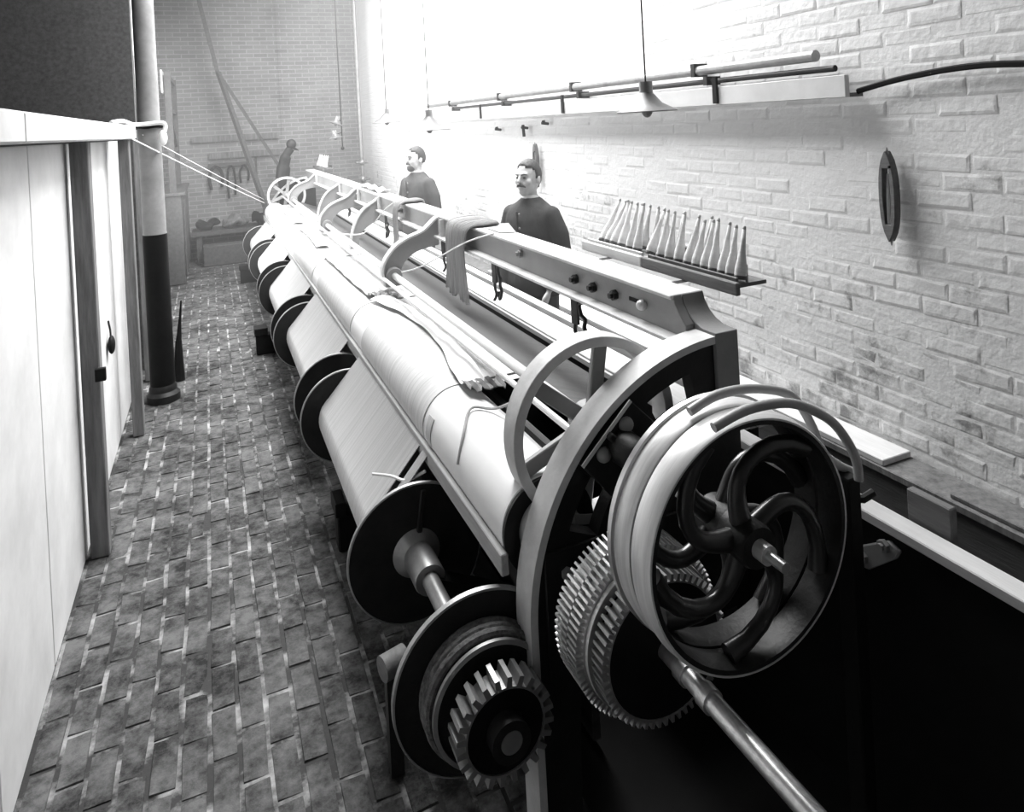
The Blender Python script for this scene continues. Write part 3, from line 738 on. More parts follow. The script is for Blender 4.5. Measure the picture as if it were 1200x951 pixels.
part('shaft_end', MB().cyl((SX, 1.085, SZ), (SX, 1.131, SZ), 0.011, n=16), STEEL, loom)

# ---- belt fork: two bent rods arching over the pulleys
bf = part('belt_fork', MB().box(1.318, 1.358, 1.215, 1.262, 0.021, 1.075), BLACK, loom, bev=0.004)
def scl(P, ya, yb): k = yb / ya; return [(x * k, yb, EYE - (EYE - z) * k) for x, z in P]
rA = scl([(0.948, 1.283), (1.025, 1.304), (1.123, 1.299), (1.224, 1.269), (1.269, 1.229), (1.303, 1.171), (1.334, 1.101), (1.38, 1.06), (1.429, 1.03)], 1.3, 1.255)
rB = scl([(0.933, 1.289), (1.011, 1.306), (1.093, 1.305), (1.165, 1.288), (1.25, 1.239), (1.298, 1.186), (1.329, 1.128), (1.335, 1.08)], 1.2, 1.165)
part('rod', MB().tube(smooth_path(rA, 5), 0.0105, 12), ROD, bf)
part('rod', MB().tube(smooth_path(rB, 5), 0.0105, 12), ROD, bf)
part('handle', MB().tube([(1.36, 1.27, 1.0), (1.40, 1.25, 0.995), (1.43, 1.245, 1.005)], 0.010, 8), IRON, bf)

# ---- gears
def gear_poly(cx, cz, r_root, r_tip, n, ph=0.0):
    P = []
    for k in range(n):
        for f, r in ((0.0, r_root), (0.22, r_root), (0.32, r_tip), (0.68, r_tip), (0.78, r_root)):
            a = 2 * pi * (k + f + ph) / n; P.append((cx + r * cos(a), cz + r * sin(a)))
    return P
def ringpoly(cx, cz, r, n=48): return [(cx + r * cos(2 * pi * k / n), cz + r * sin(2 * pi * k / n)) for k in range(n)]
part('spur_gear', MB().prism(gear_poly(GX, GZ, 0.181, 0.199, 80), 1.500, 1.562, [ringpoly(GX, GZ, 0.172)]), STEEL, loom, ang=20)
part('spur_gear', MB().prism(gear_poly(GX, GZ, 0.181, 0.199, 80, 0.5), 1.455, 1.4985, [ringpoly(GX, GZ, 0.172)]), STEEL, loom, ang=20)
part('gear_web', MB().lathe(GX, GZ, [(0.0212, 1.456), (0.1718, 1.456), (0.1718, 1.56), (0.0212, 1.56)], 48), BLACK, loom)
part('gear_shroud', MB().lathe(GX, GZ, [(0.152, 1.440), (0.176, 1.440), (0.178, 1.447), (0.176, 1.454), (0.152, 1.454)], 72), STEEL, loom)
part('small_spur_gear', MB().prism(gear_poly(GX, GZ, 0.154, 0.170, 56), 1.385, 1.432, [ringpoly(GX, GZ, 0.150)]), STEEL_D, loom, ang=20)
part('gear_web', MB().lathe(GX, GZ, [(0.0212, 1.387), (0.1498, 1.387), (0.1498, 1.431), (0.0212, 1.431)], 48), BLACK, loom)

# ---- brake disc, rope drum and pinion on the beam shaft
bd_ = part('brake_disc', MB().lathe(BX, BZ, [(0.029, 1.812), (0.236, 1.812), (0.236, 1.824), (0.029, 1.824)], 72), IRON, loom)
part('rim', MB().lathe(BX, BZ, [(0.2362, 1.808), (0.2415, 1.810), (0.2415, 1.826), (0.2362, 1.828)], 72), STEEL_D, bd_)  # pale ring put on the disc edge for its highlight
part('drum', MB().lathe(BX, BZ, [(0.029, 1.735), (0.150, 1.735), (0.150, 1.8115), (0.029, 1.8115)], 48), IRON, bd_)
part('drum_lip', MB().lathe(BX, BZ, [(0.149, 1.722), (0.160, 1.724), (0.160, 1.7345), (0.149, 1.7345)], 64), STEEL_D, bd_)
rp = []
for k in range(3 * 40):
    a = 2 * pi * k / 40; rp.append((BX + 0.163 * cos(a), 1.748 + k / 40 * 0.022, BZ + 0.163 * sin(a)))
part('rope', MB().tube(rp, 0.012, 8), mat('tarred_rope', 0.13, 0.9, 0, 0.5, 60, 0.8, 60), bd_)
part('beam_pinion', MB().prism(gear_poly(BX, BZ, 0.106, 0.130, 24), 1.635, 1.699, [ringpoly(BX, BZ, 0.101)]), STEEL_D, loom, ang=20)
part('pinion_web', MB().lathe(BX, BZ, [(0.0515, 1.64), (0.1008, 1.64), (0.1008, 1.695), (0.0515, 1.695)], 40), BLACK, loom)
part('pinion_hub', MB().lathe(BX, BZ, [(0.029, 1.60), (0.051, 1.60), (0.051, 1.72), (0.029, 1.72)], 24), IRON, loom)
rb = part('brake_roller', MB().cyl((0.40, 2.14, 0.325), (0.475, 2.16, 0.325), 0.036, n=20), WOOD_T, loom)
part('roller_stand', MB().box(0.41, 0.45, 2.13, 2.17, 0.0, 0.29), IRON, rb)

# ---- back-rest roll and its front board
roll = part('back_rest_roll', MB().lathe(RX, RZ, [(0.02, 1.83), (RR - 0.004, 1.83), (RR, 1.836), (RR, 10.72), (0.02, 10.72)], 64), PAPER, loom, ang=30)
part('roll_end_ring', MB().lathe(RX, RZ, [(0.095, 1.817), (RR, 1.817), (RR, 1.8295), (0.095, 1.8295)], 64), IRON, roll)
part('roll_boss', MB().lathe(RX, RZ, [(0.0, 1.80), (0.05, 1.80), (0.075, 1.81), (0.0945, 1.8295), (0.0, 1.8295)], 40), IRON_L, roll)
part('roll_end_ring', MB().lathe(RX, RZ, [(0.02, 10.7205), (RR, 10.7205), (RR, 10.74), (0.02, 10.74)], 48), IRON, roll)
part('front_board', MB().box(0.672, 0.694, 1.80, 10.75, 0.712, 0.772), mat('grey_plank', 0.33, 0.7, 0, 0.25, 4, 0.15, 30, stretch=(6, .6, 6)), loom, smooth=False, bev=0.003)
part('shade_board', MB().box(0.985, 1.01, 1.92, 10.7, 0.05, 0.86), WOOD_D, loom, smooth=False)  # board added to block light and keep the space under the roll dark
part('sill_beam', MB().box(0.86, 0.94, 1.92, 10.7, 0.06, 0.2), WOOD_D, loom, smooth=False)

# ---- harness, race boards and breast rail
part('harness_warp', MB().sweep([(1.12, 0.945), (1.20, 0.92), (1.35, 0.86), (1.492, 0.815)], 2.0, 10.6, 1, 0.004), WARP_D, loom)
part('race_board', MB().box(1.495, 1.672, 1.95, 10.8, 0.835, 0.862), WOOD_L, loom, smooth=False, bev=0.003)
part('race_lip', MB().box(1.505, 1.56, 1.95, 10.8, 0.8625, 0.874), WOOD_L, loom, smooth=False, bev=0.003)
part('shuttle_groove', MB().box(1.6725, 1.708, 1.95, 10.8, 0.80, 0.835), BLACK, loom, smooth=False)
part('hand_rail', MB().box(1.7085, 1.765, 1.95, 10.8, 0.83, 0.868), WOOD_L, loom, smooth=False, bev=0.003)
part('breast_rail', MB().box(1.56, 1.625, 0.55, 1.945, 0.828, 0.856), WOOD_L, loom, smooth=False, bev=0.003)
sp = part('side_panel', MB().box(1.572, 1.615, 0.50, 1.945, 0.0, 0.8275), BLACK, loom, smooth=False)
pv = MB().prism([(1.445, 0.69), (1.405, 0.755), (1.32, 0.812), (1.287, 0.80), (1.30, 0.775), (1.385, 0.70)], 1.558, 1.5715); pv.v = [(b, a, c) for a, b, c in pv.v]
part('plate', pv, IRON_P, sp, bev=0.003)
part('bolt', MB().nut((1.558, 1.33, 0.795), (-1, 0, 0), 0.017, 0.012), IRON_P, sp)
part('bolt', MB().nut((1.558, 1.40, 0.728), (-1, 0, 0), 0.017, 0.012), IRON_P, sp)
part('side_panel', MB().box(1.66, 1.70, 1.95, 10.75, 0.0, 0.7995), WOOD_D, loom, smooth=False)
single('small_board', MB().box(1.635, 1.66, 1.20, 1.32, 0.0, 0.93), WOOD_T, 'small grey board standing upright beside the breast rail of the loom', 'board', smooth=False, bev=0.003)
# black sheet added over the floor, stands in for shade under the frames
part('dark_floor_sheet', MB().box(0.84, 1.57, 0.3, 2.6, 0.0, 0.02), BLACK, loom, smooth=False)
for y in (3.4, 6.7, 10.0):
    s_ = part('floor_stand', MB().box(0.46 if y < 4 else 0.30, 0.66, y - 0.05, y + 0.05, 0.0, 0.17), BLACK, loom, smooth=False, bev=0.006)
    part('upright', MB().box(0.56, 0.64, y - 0.04, y + 0.04, 0.1705, 0.29), BLACK, s_, smooth=False)
    part('cap', MB().box(0.45 if y < 4 else 0.29, 0.50 if y < 4 else 0.40, y - 0.07, y + 0.07, 0.1705, 0.235), BLACK, s_, smooth=False, bev=0.004)
for y in (2.3, 3.93, 5.545, 7.16, 8.775, 10.5):                    # brackets carrying the beam shaft in the gaps
    part('beam_bracket', MB().obox((0.60, y, 0.45), (0.90, y, 0.30), 0.03, 0.07, up=(0, 1, 0)), IRON, loom, smooth=False)

# ---- far-end lever
lv = part('tension_lever', MB().tube(smooth_path([(0.99, 11.07, 1.26), (1.02, 11.07, 1.45), (1.06, 11.06, 1.6), (1.13, 11.05, 1.70)]), [0.10] * 6 + [0.08] * 6 + [0.06] * 7, 12, flat=0.6, upv=(0, 1, 0)), IRON, loom)
part('lever_knob', MB().ball((1.14, 11.05, 1.76), (0.075, 0.06, 0.078)), IRON, lv)
part('lever_catch', MB().tube([(1.17, 11.04, 1.70), (1.24, 11.04, 1.66)], [0.025, 0.006], 8), IRON, lv)
part('lever_post', MB().box(0.93, 1.05, 11.0, 11.12, 0.0, 1.26), IRON, lv, smooth=False)

# ================================================================== WARP BEAMS
segs = [(2.45, 3.79), (4.07, 5.42), (5.67, 7.02), (7.30, 8.65), (8.90, 10.25)]
def disc(y, s, parent):
    yy = sorted((y, y + s * 0.012))
    d_ = part('flange', MB().lathe(BX, BZ, [(0.029, yy[0]), (0.236, yy[0]), (0.236, yy[1]), (0.029, yy[1])], 64), IRON, parent)
    part('rim', MB().lathe(BX, BZ, [(0.2362, yy[0] - 0.003), (0.2415, yy[0] - 0.001), (0.2415, yy[1] + 0.001), (0.2362, yy[1] + 0.003)], 64), STEEL_D, d_)  # edge highlight of the flange, made as a pale ring
    return d_
RS = 0.150
warp_prof = arc(BX, BZ, RS, 290, 150, 14) + [(0.690, 0.768)] + arc(RX, RZ, RR + 0.004, 176, 92, 14) + [(0.98, 0.946), (1.115, 0.945)]
names_b = ['nearest the belt pulleys', 'second along from the belt pulleys', 'third and middle one along the loom', 'fourth along from the belt pulleys', 'nearest the brick end wall']
for k, (ya, yb) in enumerate(segs):
    t = thing('warp_beam', 'iron flanged warp beam full of pale yarn, ' + names_b[k], 'warp beam', (BX, (ya + yb) / 2, 0.2), 'warp beams along the loom')
    disc(ya, 1, t); disc(yb, -1, t)
    part('yarn_barrel', MB().lathe(BX, BZ, [(0.029, ya + 0.013), (RS - 0.004, ya + 0.013), (RS - 0.004, yb - 0.013), (0.029, yb - 0.013)], 40), WARP, t)
    y_n = ya + 0.16 if k == 0 else ya + 0.02
    part('warp_sheet', MB().sweep(warp_prof, y_n, yb - 0.02, 1, 0.003), WARP, t, ang=60)
    if k == 0:
        part('split_end', MB().sweep(arc(BX, BZ, RS, 200, 150, 5) + [(0.690, 0.768)] + arc(RX, RZ, RR + 0.004, 176, 150, 4), ya + 0.06, ya + 0.115, 1, 0.003), WARP, t, ang=60)
        cl = part('collar', MB().lathe(BX, BZ, [(0.029, ya - 0.17), (0.05, ya - 0.17), (0.053, ya - 0.16), (0.053, ya - 0.03), (0.085, ya - 0.001), (0.029, ya - 0.001)], 36), STEEL_D, t)
        part('flange_rib', MB().obox((BX + 0.01, ya - 0.006, BZ + 0.06), (BX + 0.035, ya - 0.004, BZ + 0.215), 0.02, 0.012, up=(0, 1, 0)), IRON, t, bev=0.004)

part('warp_bed', MB().box(0.85, 1.118, 2.56, 10.3, 0.936, 0.9385), WARP, loom, smooth=False)
# paper strips and rags laid over the warp
def strip(Lp, Rp, z, label, name='paper_strip', m=PAPER):
    n = 24
    A = smooth_path([(x, y, z) for x, y in Lp], 8); B = smooth_path([(x, y, z) for x, y in Rp], 8)
    def at(P, t): f = t * (len(P) - 1); i = min(int(f), len(P) - 2); return P[i].lerp(P[i + 1], f - i)
    rows = []
    for i in range(n + 1):
        a, b = at(A, i / n), at(B, i / n)
        rows.append([a.lerp(b, j / 4) + Vector((0, 0, 0.010 * sin(pi * j / 4) + 0.004 * sin(i * 1.3))) for j in range(5)])
    return single(name, MB().grid(rows, 0.002), m, label, 'paper')
strip([(0.81, 4.09), (0.876, 3.82), (0.916, 3.45), (0.906, 3.07), (0.85, 2.73), (0.835, 2.56)], [(0.924, 4.12), (0.965, 3.85), (0.985, 3.5), (0.991, 3.2), (0.973, 2.89), (0.925, 2.50)], 0.962, 'curling white paper strip on the warp beside the warp beam nearest the pulleys')
strip([(0.79, 5.70), (0.80, 5.2), (0.805, 4.7), (0.82, 4.2)], [(0.905, 6.0), (0.937, 5.4), (0.93, 4.8), (0.896, 4.12)], 0.962, 'white paper strip on the warp over the second warp beam')
strip([(0.80, 7.5), (0.82, 7.0), (0.80, 6.2)], [(0.93, 7.6), (0.95, 7.0), (0.90, 6.15)], 0.962, 'white paper strip on the warp over the third warp beam')
strip([(0.80, 9.4), (0.82, 8.7), (0.80, 8.0)], [(0.93, 9.4), (0.95, 8.7), (0.90, 7.9)], 0.962, 'white paper strip on the warp near the far loom end')
def rag(x0, x1, y, label):
    rows = [[(x0 + (x1 - x0) * i / 12, y + 0.05 * j + 0.02 * sin(i * 1.7) - 0.25 * (x1 - x0) * i / 12, 0.972 + 0.008 * sin(i * 2.1 + j)) for j in range(3)] for i in range(13)]
    single('rag_strip', MB().grid(rows, 0.004), mat('dirty_rag', 0.16, 0.9, 0, 0.5, 20), label, 'rag')
rag(0.82, 0.985, 4.13, 'dark twisted rag lying across the warp between the first two paper strips')
rag(0.835, 0.97, 2.46, 'dark twisted rag at the pulley end of the nearest paper strip')
single('tie_cord', MB().tube(smooth_path([(0.692, 2.21, 0.84), (0.735, 2.26, 0.914), (0.80, 2.36, 0.947), (0.87, 2.30, 0.953), (0.934, 2.19, 1.02)]), 0.005, 6), mat('grey_cord', 0.35, 0.9), 'thin grey cord tied over the white back rest roll', 'cord')
single('loose_twist', MB().tube(smooth_path([(0.50, 2.66, 0.66), (0.56, 2.62, 0.655), (0.60, 2.55, 0.66), (0.66, 2.50, 0.70)]), 0.006, 6), ROPE, 'short twist of loose cord above the nearest warp beam flange', 'cord')

# ---- yarn hanks over the girder
def hank(yc, w, z_end, n, label):
    mb = MB()
    for k in range(n):
        f = k / (n - 1) - 0.5; y = yc + f * w; e = random.uniform(-.02, .02); o_ = random.uniform(0, .010)
        P = [(1.455, y, 1.25 + e), (1.450, y, 1.34), (1.437, y, 1.381 + o_), (1.37, y + 0.1 * f * w, 1.383 + o_), (1.30, y, 1.380 + o_), (1.262 - o_, y - 0.05 * f * w, 1.355),
             (1.248 - o_, y - 0.15 * f * w, 1.25), (1.25 - o_, y - 0.10 * f * w, 1.12), (1.248 - o_, y + 0.1 * f * w, z_end + e)]
        mb.tube(smooth_path(P, 3), 0.0085, 6)
    return single('yarn_hank', mb, HANK, label, 'yarn hank')
hank(3.80, 0.34, 0.985, 30, 'thick grey hank of yarn draped over the girder beside the moustached man')
hank(5.18, 0.15, 1.06, 12, 'thin grey hank of yarn draped over the girder beside the bearded man')
single('loose_thread', MB().tube(smooth_path([(1.31, 3.35, 1.379), (1.24, 3.62, 1.30), (1.12, 4.05, 1.12), (1.03, 4.2, 1.068)]), 0.004, 6), ROPE, 'loose thread slanting from the girder across the thick yarn hank to the shaft', 'thread')
single('loose_thread', MB().tube(smooth_path([(1.31, 5.35, 1.38), (1.24, 5.5, 1.30), (1.12, 5.75, 1.10), (0.98, 6.1, 1.066)]), 0.005, 6), ROPE, 'loose thread slanting from the girder beside the thin yarn hank to the shaft', 'thread')
single('cloth_scrap', MB().grid([[(1.345 + 0.035 * i, 3.36 + 0.045 * j - 0.02 * i, 1.378 + 0.035 * max(0, 1 - abs(j - 2) / 2) * (i > 0)) for j in range(5)] for i in range(3)], 0.004), mat('grey_linen', 0.35, 0.85), 'folded grey cloth scrap on the girder beside the thick yarn hank', 'cloth')
single('cloth_scrap', MB().grid([[(1.33 + 0.05 * i, 6.1 + 0.16 * j - 0.02 * i, 1.378 + 0.03 * abs(sin(j * 1.4 + i))) for j in range(7)] for i in range(3)], 0.004), LINEN, 'crumpled white cloth on the girder in front of the bearded man', 'cloth')

# ---- heddle hooks under the girder
hs = MB(); hs.box(-0.004, 0.004, -0.014, 0.014, -0.10, 0.0); hs.tube(smooth_path([(0, 0, -0.10), (0.006, 0.012, -0.13), (0, -0.008, -0.155), (0, 0.010, -0.185)]), 0.006, 6)
he = MB(); he.tube(smooth_path([(0, 0, 0), (0, 0.018, -0.012), (0, 0.012, -0.045), (0, -0.006, -0.06), (0, 0.0, -0.09), (0, -0.014, -0.12), (0, 0.012, -0.16), (0, 0.020, -0.125)]), 0.006, 6)
mh_s = shared_mesh('strap_hook', hs, IRON); mh_e = shared_mesh('ess_hook', he, IRON)
HORD = ['first', 'second', 'third', 'fourth', 'fifth', 'sixth', 'seventh', 'eighth']
for hk_i, y in enumerate((2.46, 3.32, 4.16, 5.40, 5.72, 6.55, 7.40, 8.6)):
    for nm, me, dy, lab in (('strap_hook', mh_s, 0.035, 'flat iron strap hook under the girder, in the %s pair from the pulleys' % HORD[hk_i]), ('bent_hook', mh_e, -0.035, 'bent iron wire hook under the girder, in the %s pair from the pulleys' % HORD[hk_i])):
        o = bpy.data.objects.new(nm, me); COL.objects.link(o); o.location = (1.30, y + dy, 1.227 if nm == 'bent_hook' else 1.2365); o.rotation_euler = (0, 0, random.uniform(-.3, .3)); o.scale = (1.4, 1.4, 1.08)
        tag(o, lab, 'hook', 'iron hooks under the girder' if nm == 'strap_hook' else 'bent hooks under the girder')

# ================================================================== BOBBIN TRAYS
def tray(y0, y1, m, label, dx=0.0):
    t = thing('bobbin_tray', label, 'tray', (1.53, (y0 + y1) / 2, 1.372))
    part('front_board', MB().box(1.455 + dx, 1.472 + dx, y0, y1, 1.374, 1.414), m, t, smooth=False, bev=0.003)
    part('bottom_board', MB().box(1.4725 + dx, 1.615 + dx, y0 + 0.045, y1, 1.384, 1.396), m, t, smooth=False)
    part('inner_lip', MB().box(1.487 + dx, 1.496 + dx, y0 + 0.035, y1, 1.3965, 1.420), m, t, smooth=False, bev=0.002)
    part('back_board', MB().box(1.6155 + dx, 1.632 + dx, y0 + 0.19, y1, 1.374, 1.44), m, t, smooth=False, bev=0.003)
    part('carrier_bar', MB().box(1.415 + dx, 1.63 + dx, (y0 + y1) / 2 - 0.015, (y0 + y1) / 2 + 0.015, 1.3725, 1.3738), IRON, t, smooth=False)
    part('end_pin', MB().cyl((1.545 + dx, y0 + 0.055, 1.396), (1.547 + dx, y0 + 0.055, 1.45), 0.004, n=6), STEEL_D, t)
    return t
tray(1.725, 2.246, WOOD_T, 'dark wooden bobbin tray standing on the girder end of the loom')
tray(2.249, 2.70, WOOD_L, 'pale wooden bobbin tray standing on the girder behind the dark one')
front = [(2.641, .104, .176), (2.598, .099, .174), (2.552, .09, .176), (2.489, .068, .182), (2.425, .044, .185), (2.376, .044, .187), (2.287, .077, .171), (2.215, .046, .176), (2.163, .034, .177), (2.108, .041, .179), (2.055, .055, .171), (2.008, .046, .16), (1.962, .047, .166), (1.917, .04, .175), (1.872, .042, .168), (1.832, .031, .165), (1.788, .031, .165)]
back = [(2.523, .024, .185), (2.45, .047, .175), (2.40, .047, .172), (2.325, .035, .175), (2.25, .03, .168), (2.18, .045, .166), (2.03, .054, .165), (2.09, .044, .165)]
pb = shared_mesh('bobbin', MB().lathez(0, 0, [(0.014, 0), (0.0185, 0.004), (0.0215, 0.018), (0.0205, 0.022), (0.0215, 0.028), (0.0198, 0.045), (0.0125, 0.09), (0.0085, 0.13), (0.0065, 0.178)], 14), YARN)
pt = shared_mesh('bobbin_tip', MB().lathez(0, 0, [(0.0064, 0.178), (0.0060, 0.184), (0.0045, 0.19)], 10), mat('bobbin_wood', 0.5, 0.7))
pc = shared_mesh('bobbin_butt', MB().lathez(0, 0, [(0.0189, 0.0), (0.0212, 0.005), (0.0216, 0.010), (0.0205, 0.015)], 14), WOOD_M)
for me in (pb, pt, pc): me.polygons.foreach_set('use_smooth', [True] * len(me.polygons))
def bobbin(x, y, z, lx, lz, lab, grp, s=1.0):
    o = bpy.data.objects.new('bobbin', pb); COL.objects.link(o); o.location = (x, y, z)
    o.rotation_euler = (random.uniform(-.04, .04), atan2(lx, lz), random.uniform(-.1, .1)); k = hypot(lx, lz) / 0.19 * s; o.scale = (0.92 * s, 0.92 * s, k)
    for nm, me in (('tip', pt), ('butt', pc)):
        c = bpy.data.objects.new(nm, me); COL.objects.link(c); c.parent = o
    tag(o, lab, 'bobbin', grp)
ORD = ['first', 'second', 'third', 'fourth', 'fifth', 'sixth', 'seventh', 'eighth', 'ninth', 'tenth', 'eleventh', 'twelfth']
for rowname, xx, lst in (('front', 1.522, front), ('back', 1.566, back)):
    for pale in (True, False):
        tn = 'pale' if pale else 'dark'
        sel = sorted([q for q in lst if (q[0] > 2.249) == pale])
        for k, (y, lx, lz) in enumerate(sel):
            bobbin(xx + 0.003, y, 1.406, lx, lz, 'white yarn bobbin, %s from the pulley end in the %s row of the %s tray' % (ORD[k], rowname, tn), 'bobbins in the %s row of the %s tray' % (rowname, tn))
tray(10.2, 11.2, WOOD_T, 'dark wooden bobbin tray at the far end of the loom girder')
for k in range(11):
    bobbin(1.516, 10.32 + 0.08 * k, 1.400, 0.03 + 0.03 * random.random(), 0.18, 'white yarn bobbin, %s from the pulley end in the far tray at the end wall' % ORD[k], 'bobbins in the far tray')

# ================================================================== THE TWO MEN
def loft(mb, rings, n=24):
    vs_ = []; m = len(rings)
    for (z, cx, cy, rx, ry) in rings:
        for k in range(n): a = 2 * pi * k / n; vs_.append((cx + rx * cos(a), cy + ry * sin(a), z))
    fs = []
    for i in range(m - 1):
        for k in range(n): q = (k + 1) % n; fs.append((i * n + k, i * n + q, (i + 1) * n + q, (i + 1) * n + k))
    fs += [tuple(range(n - 1, -1, -1)), tuple((m - 1) * n + k for k in range(n))]
    return mb.add(vs_, fs)
def remesh(o, vox, it=3):
    md = o.modifiers.new('remesh', 'REMESH'); md.mode = 'VOXEL'; md.voxel_size = vox; md.use_smooth_shade = True
    sm = o.modifiers.new('smooth', 'SMOOTH'); sm.factor = 0.5; sm.iterations = it
def person(loc, rotz, height, label, coat, head_turn, beard, arms):
    t = thing('person', label, 'person', loc); t.rotation_euler = (0, 0, rotz); s = height / 1.70; t.scale = (s, s, s)
    H = Matrix.Rotation(head_turn, 3, 'Z')
    def hp(x, y, z): v = H @ Vector((x, y, 0)); return (v.x, v.y, z)
    b = MB()
    b.ball(hp(0, 0.006, 1.588), (0.074, 0.094, 0.110), 24, 16, H)          # skull
    b.ball(hp(0, -0.030, 1.535), (0.060, 0.062, 0.075), 20, 12, H)         # face
    b.ball(hp(0, -0.058, 1.482), (0.034, 0.034, 0.030), 16, 10, H)         # chin
    b.ball(hp(0, -0.070, 1.602), (0.052, 0.025, 0.018), 16, 8, H)          # brow
    b.tube([hp(0, -0.090, 1.588), hp(0, -0.108, 1.556), hp(0, -0.108, 1.545)], [0.009, 0.014, 0.013], 8)   # nose
    b.ball(hp(0, -0.083, 1.512), (0.024, 0.015, 0.012), 12, 8, H)          # lips
    for sx in (-1, 1):
        b.ball(hp(0.076 * sx, 0.012, 1.558), (0.011, 0.020, 0.032), 10, 8, H)   # ear
        b.ball(hp(0.042 * sx, -0.060, 1.548), (0.022, 0.022, 0.026), 12, 8, H)  # cheek
    b.tube([(0, 0.022, 1.36), (0, 0.014, 1.44), hp(0, 0.010, 1.52)], [0.056, 0.046, 0.044], 16)
    loft(b, [(0.86, 0, 0, 0.15, 0.10), (1.0, 0, 0, 0.14, 0.095), (1.15, 0, 0, 0.145, 0.10), (1.30, 0, 0.005, 0.165, 0.10), (1.37, 0, 0.01, 0.15, 0.08), (1.41, 0, 0.012, 0.08, 0.06)])
    for sx in (-1, 1):
        A = [Vector((sx * p[0], p[1], p[2])) for p in arms]
        b.tube(A, [0.05, 0.042, 0.038, 0.030, 0.026], 12)
        w = A[-1]; d_ = (A[-1] - A[-2]).normalized()
        sd = Vector((sx * 0.25, -1, 0)); sd = (sd - d_ * d_.dot(sd)).normalized(); nr = d_.cross(sd)
        b.tube([w, w + d_ * 0.045, w + d_ * 0.09], [0.026, 0.038, 0.036], 10, flat=0.5, upv=nr)
        for f, (off, ln) in enumerate(((-0.028, 0.062), (-0.010, 0.075), (0.009, 0.080), (0.027, 0.072))):
            k0 = w + d_ * 0.085 - sd * off
            b.tube([k0, k0 + d_ * ln * 0.5 + nr * 0.004 * sx, k0 + d_ * ln + nr * 0.020 * sx], [0.0095, 0.009, 0.0075], 8)
        k0 = w + d_ * 0.030 + sd * 0.030
        b.tube([k0, k0 + sd * 0.025 + d_ * 0.030, k0 + sd * 0.030 + d_ * 0.062], [0.013, 0.011, 0.009], 8)
        b.tube([(sx * 0.085, 0, 0.90), (sx * 0.095, -0.005, 0.48), (sx * 0.10, 0.01, 0.06)], [0.085, 0.055, 0.040], 14)
        b.ball((sx * 0.105, -0.05, 0.045), (0.042, 0.12, 0.040), 14, 8)
    o = part('body', b, SKIN, t, local=True); remesh(o, 0.0065, 4)
    # clothing
    j = MB()
    loft(j, [(0.80, 0, 0.0, 0.200, 0.145), (0.95, 0, 0.0, 0.185, 0.138), (1.08, 0, 0.0, 0.175, 0.130), (1.22, 0, 0.0, 0.190, 0.132), (1.30, 0, 0.004, 0.196, 0.124), (1.345, 0, 0.008, 0.192, 0.108), (1.385, 0, 0.012, 0.150, 0.090), (1.415, 0, 0.014, 0.100, 0.078), (1.440, 0, 0.012, 0.066, 0.066)])
    for sx in (-1, 1):
        A = [Vector((sx * p[0], p[1], p[2])) for p in arms]
        j.ball(A[0] + Vector((-sx * 0.010, 0, -0.012)), (0.066, 0.070, 0.066))
        j.tube([A[0] + Vector((-sx * 0.008, 0, -0.015))] + A[1:], [0.066, 0.064, 0.060, 0.050, 0.043], 14)
    o = part('jacket', j, coat, t, local=True); remesh(o, 0.012, 3)
    for k in range(5): part('button', MB().ball((0.004, -0.136 + 0.004 * abs(k - 2), 1.34 - 0.09 * k), (0.009, 0.006, 0.009), 8, 6), STEEL_D, o, local=True)
    part('placket', MB().box(-0.014, -0.008, -0.1395, -0.125, 0.86, 1.36), COAT2, o, local=True, smooth=False)
    tr = MB()
    loft(tr, [(0.70, 0, 0, 0.165, 0.12), (0.85, 0, 0, 0.172, 0.122), (0.92, 0, 0, 0.165, 0.115)])
    for sx in (-1, 1): tr.tube([(sx * 0.085, 0, 0.80), (sx * 0.095, -0.005, 0.48), (sx * 0.10, 0.01, 0.09)], [0.098, 0.078, 0.068], 14)
    o = part('trousers', tr, TROUS, t, local=True); remesh(o, 0.014, 2)
    for sx in (-1, 1): part('shoe', MB().ball((sx * 0.105, -0.05, 0.045), (0.052, 0.135, 0.048), 16, 8).box(sx * 0.105 - 0.045, sx * 0.105 + 0.045, -0.16, 0.06, 0.0, 0.02), BLACK, t, local=True)
    cl = MB(); loft(cl, [(1.424, 0, 0.012, 0.063, 0.064), (1.456, 0, 0.009, 0.052, 0.055)]); part('collar', cl, LINEN, t, local=True)
    # hair, moustache, eyes
    hm = MB().ball((0, 0, 0), (0.081, 0.100, 0.114), 28, 18)
    keep = []
    for f in hm.f:
        c = sum((Vector(hm.v[i]) for i in f), Vector()) / len(f)
        if (c.z > 0.055 + 0.02 * cos(c.x * 30) and c.y > -0.085) or (c.y > 0.012 and c.z > -0.050) or (c.y > -0.012 and c.z > -0.015): keep.append(f)
    hm.f = keep; hm.v = [hp(v[0], v[1] + 0.008, v[2] + 1.588) for v in hm.v]
    o = part('hair', hm, HAIR, t, local=True)
    md = o.modifiers.new('thick', 'SOLIDIFY'); md.thickness = 0.012; md.offset = -1
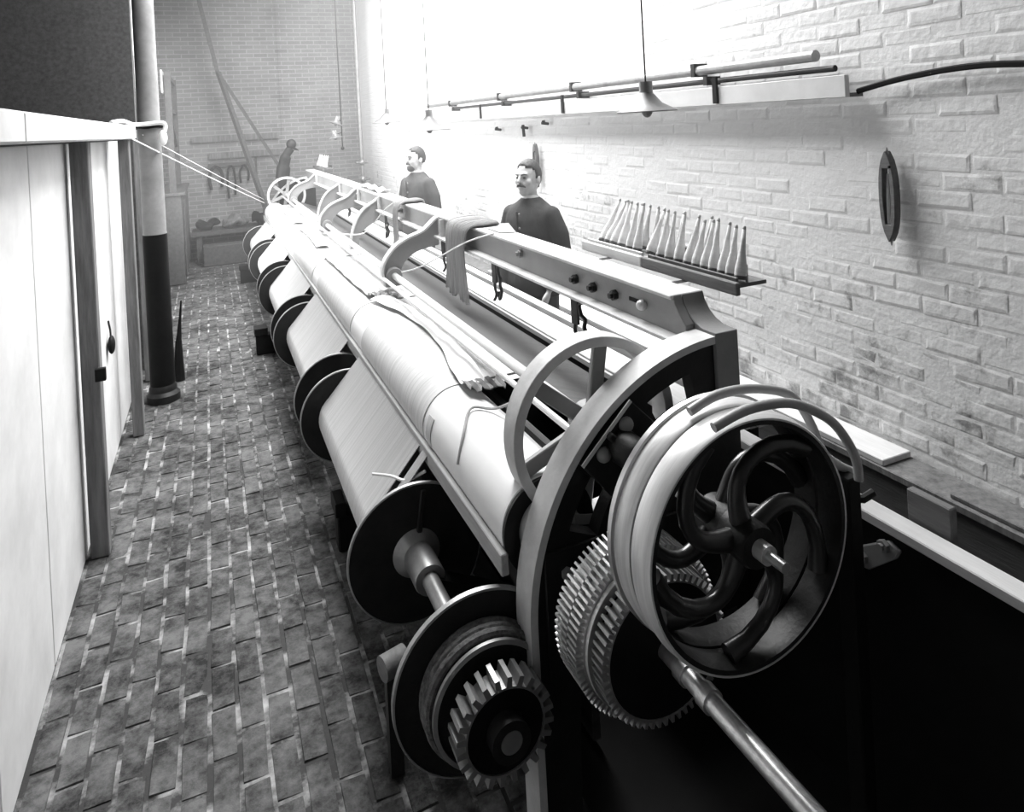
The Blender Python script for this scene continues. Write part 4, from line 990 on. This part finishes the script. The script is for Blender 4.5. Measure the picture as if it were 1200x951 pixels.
    part('moustache', MB().tube([hp(-0.036, -0.082, 1.516), hp(-0.018, -0.096, 1.528), hp(0, -0.100, 1.531), hp(0.018, -0.096, 1.528), hp(0.036, -0.082, 1.516)], [0.004, 0.009, 0.010, 0.009, 0.004], 8), HAIR, t, local=True)
    if beard:
        bb = MB().ball(hp(0, -0.060, 1.485), (0.044, 0.040, 0.040), 16, 10, H); part('beard', bb, HAIR, t, local=True)
    for sx in (-1, 1):
        part('eye', MB().ball(hp(0.030 * sx, -0.083, 1.578), (0.011, 0.008, 0.007), 10, 6, H), EYE_M, t, local=True)
        part('eyebrow', MB().tube([hp(0.014 * sx, -0.096, 1.597), hp(0.032 * sx, -0.090, 1.602), hp(0.048 * sx, -0.074, 1.597)], [0.004, 0.005, 0.003], 6), HAIR, t, local=True)
    return t
def face(dx, dy): return atan2(dx, -dy)             # rotation that turns local -Y to (dx, dy)
arm_side = [(0.172, 0.01, 1.335), (0.218, 0.02, 1.20), (0.235, 0.02, 1.09), (0.222, -0.06, 0.96), (0.205, -0.11, 0.86)]
person((1.945, 4.30, 0), face(-0.88, -0.47), 1.685, 'dark-haired man with a moustache in a dark buttoned coat standing behind the loom', COAT, radians(0), False, arm_side)
person((1.93, 7.02, 0), face(-0.90, -0.43), 1.735, 'bearded man in a greyer coat standing behind the loom nearer the corner pipe', COAT2, radians(-12), True, arm_side)

# ================================================================== lens flare veil, built as a scattering haze
hz = MB().box(-0.55, WX - 0.02, 6.501, BY - 0.02, 0.01, CEIL - 0.02).box(0.6, WX - 0.02, 2.4, 6.499, 0.03, CEIL - 0.02)
hm_ = bpy.data.materials.new('flare_haze'); hm_.use_nodes = True
nt = hm_.node_tree; nt.nodes.clear()
out = nt.nodes.new('ShaderNodeOutputMaterial'); vsn = nt.nodes.new('ShaderNodeVolumeScatter')
vsn.inputs['Color'].default_value = (1, 1, 1, 1); vsn.inputs['Density'].default_value = 0.019; vsn.inputs['Anisotropy'].default_value = 0.2
nt.links.new(vsn.outputs[0], out.inputs['Volume'])
hzo = part('flare_haze', hz, hm_, smooth=False, kind='stuff')
tag(hzo, 'pale veil of lens flare built as haze along the loom', 'haze')
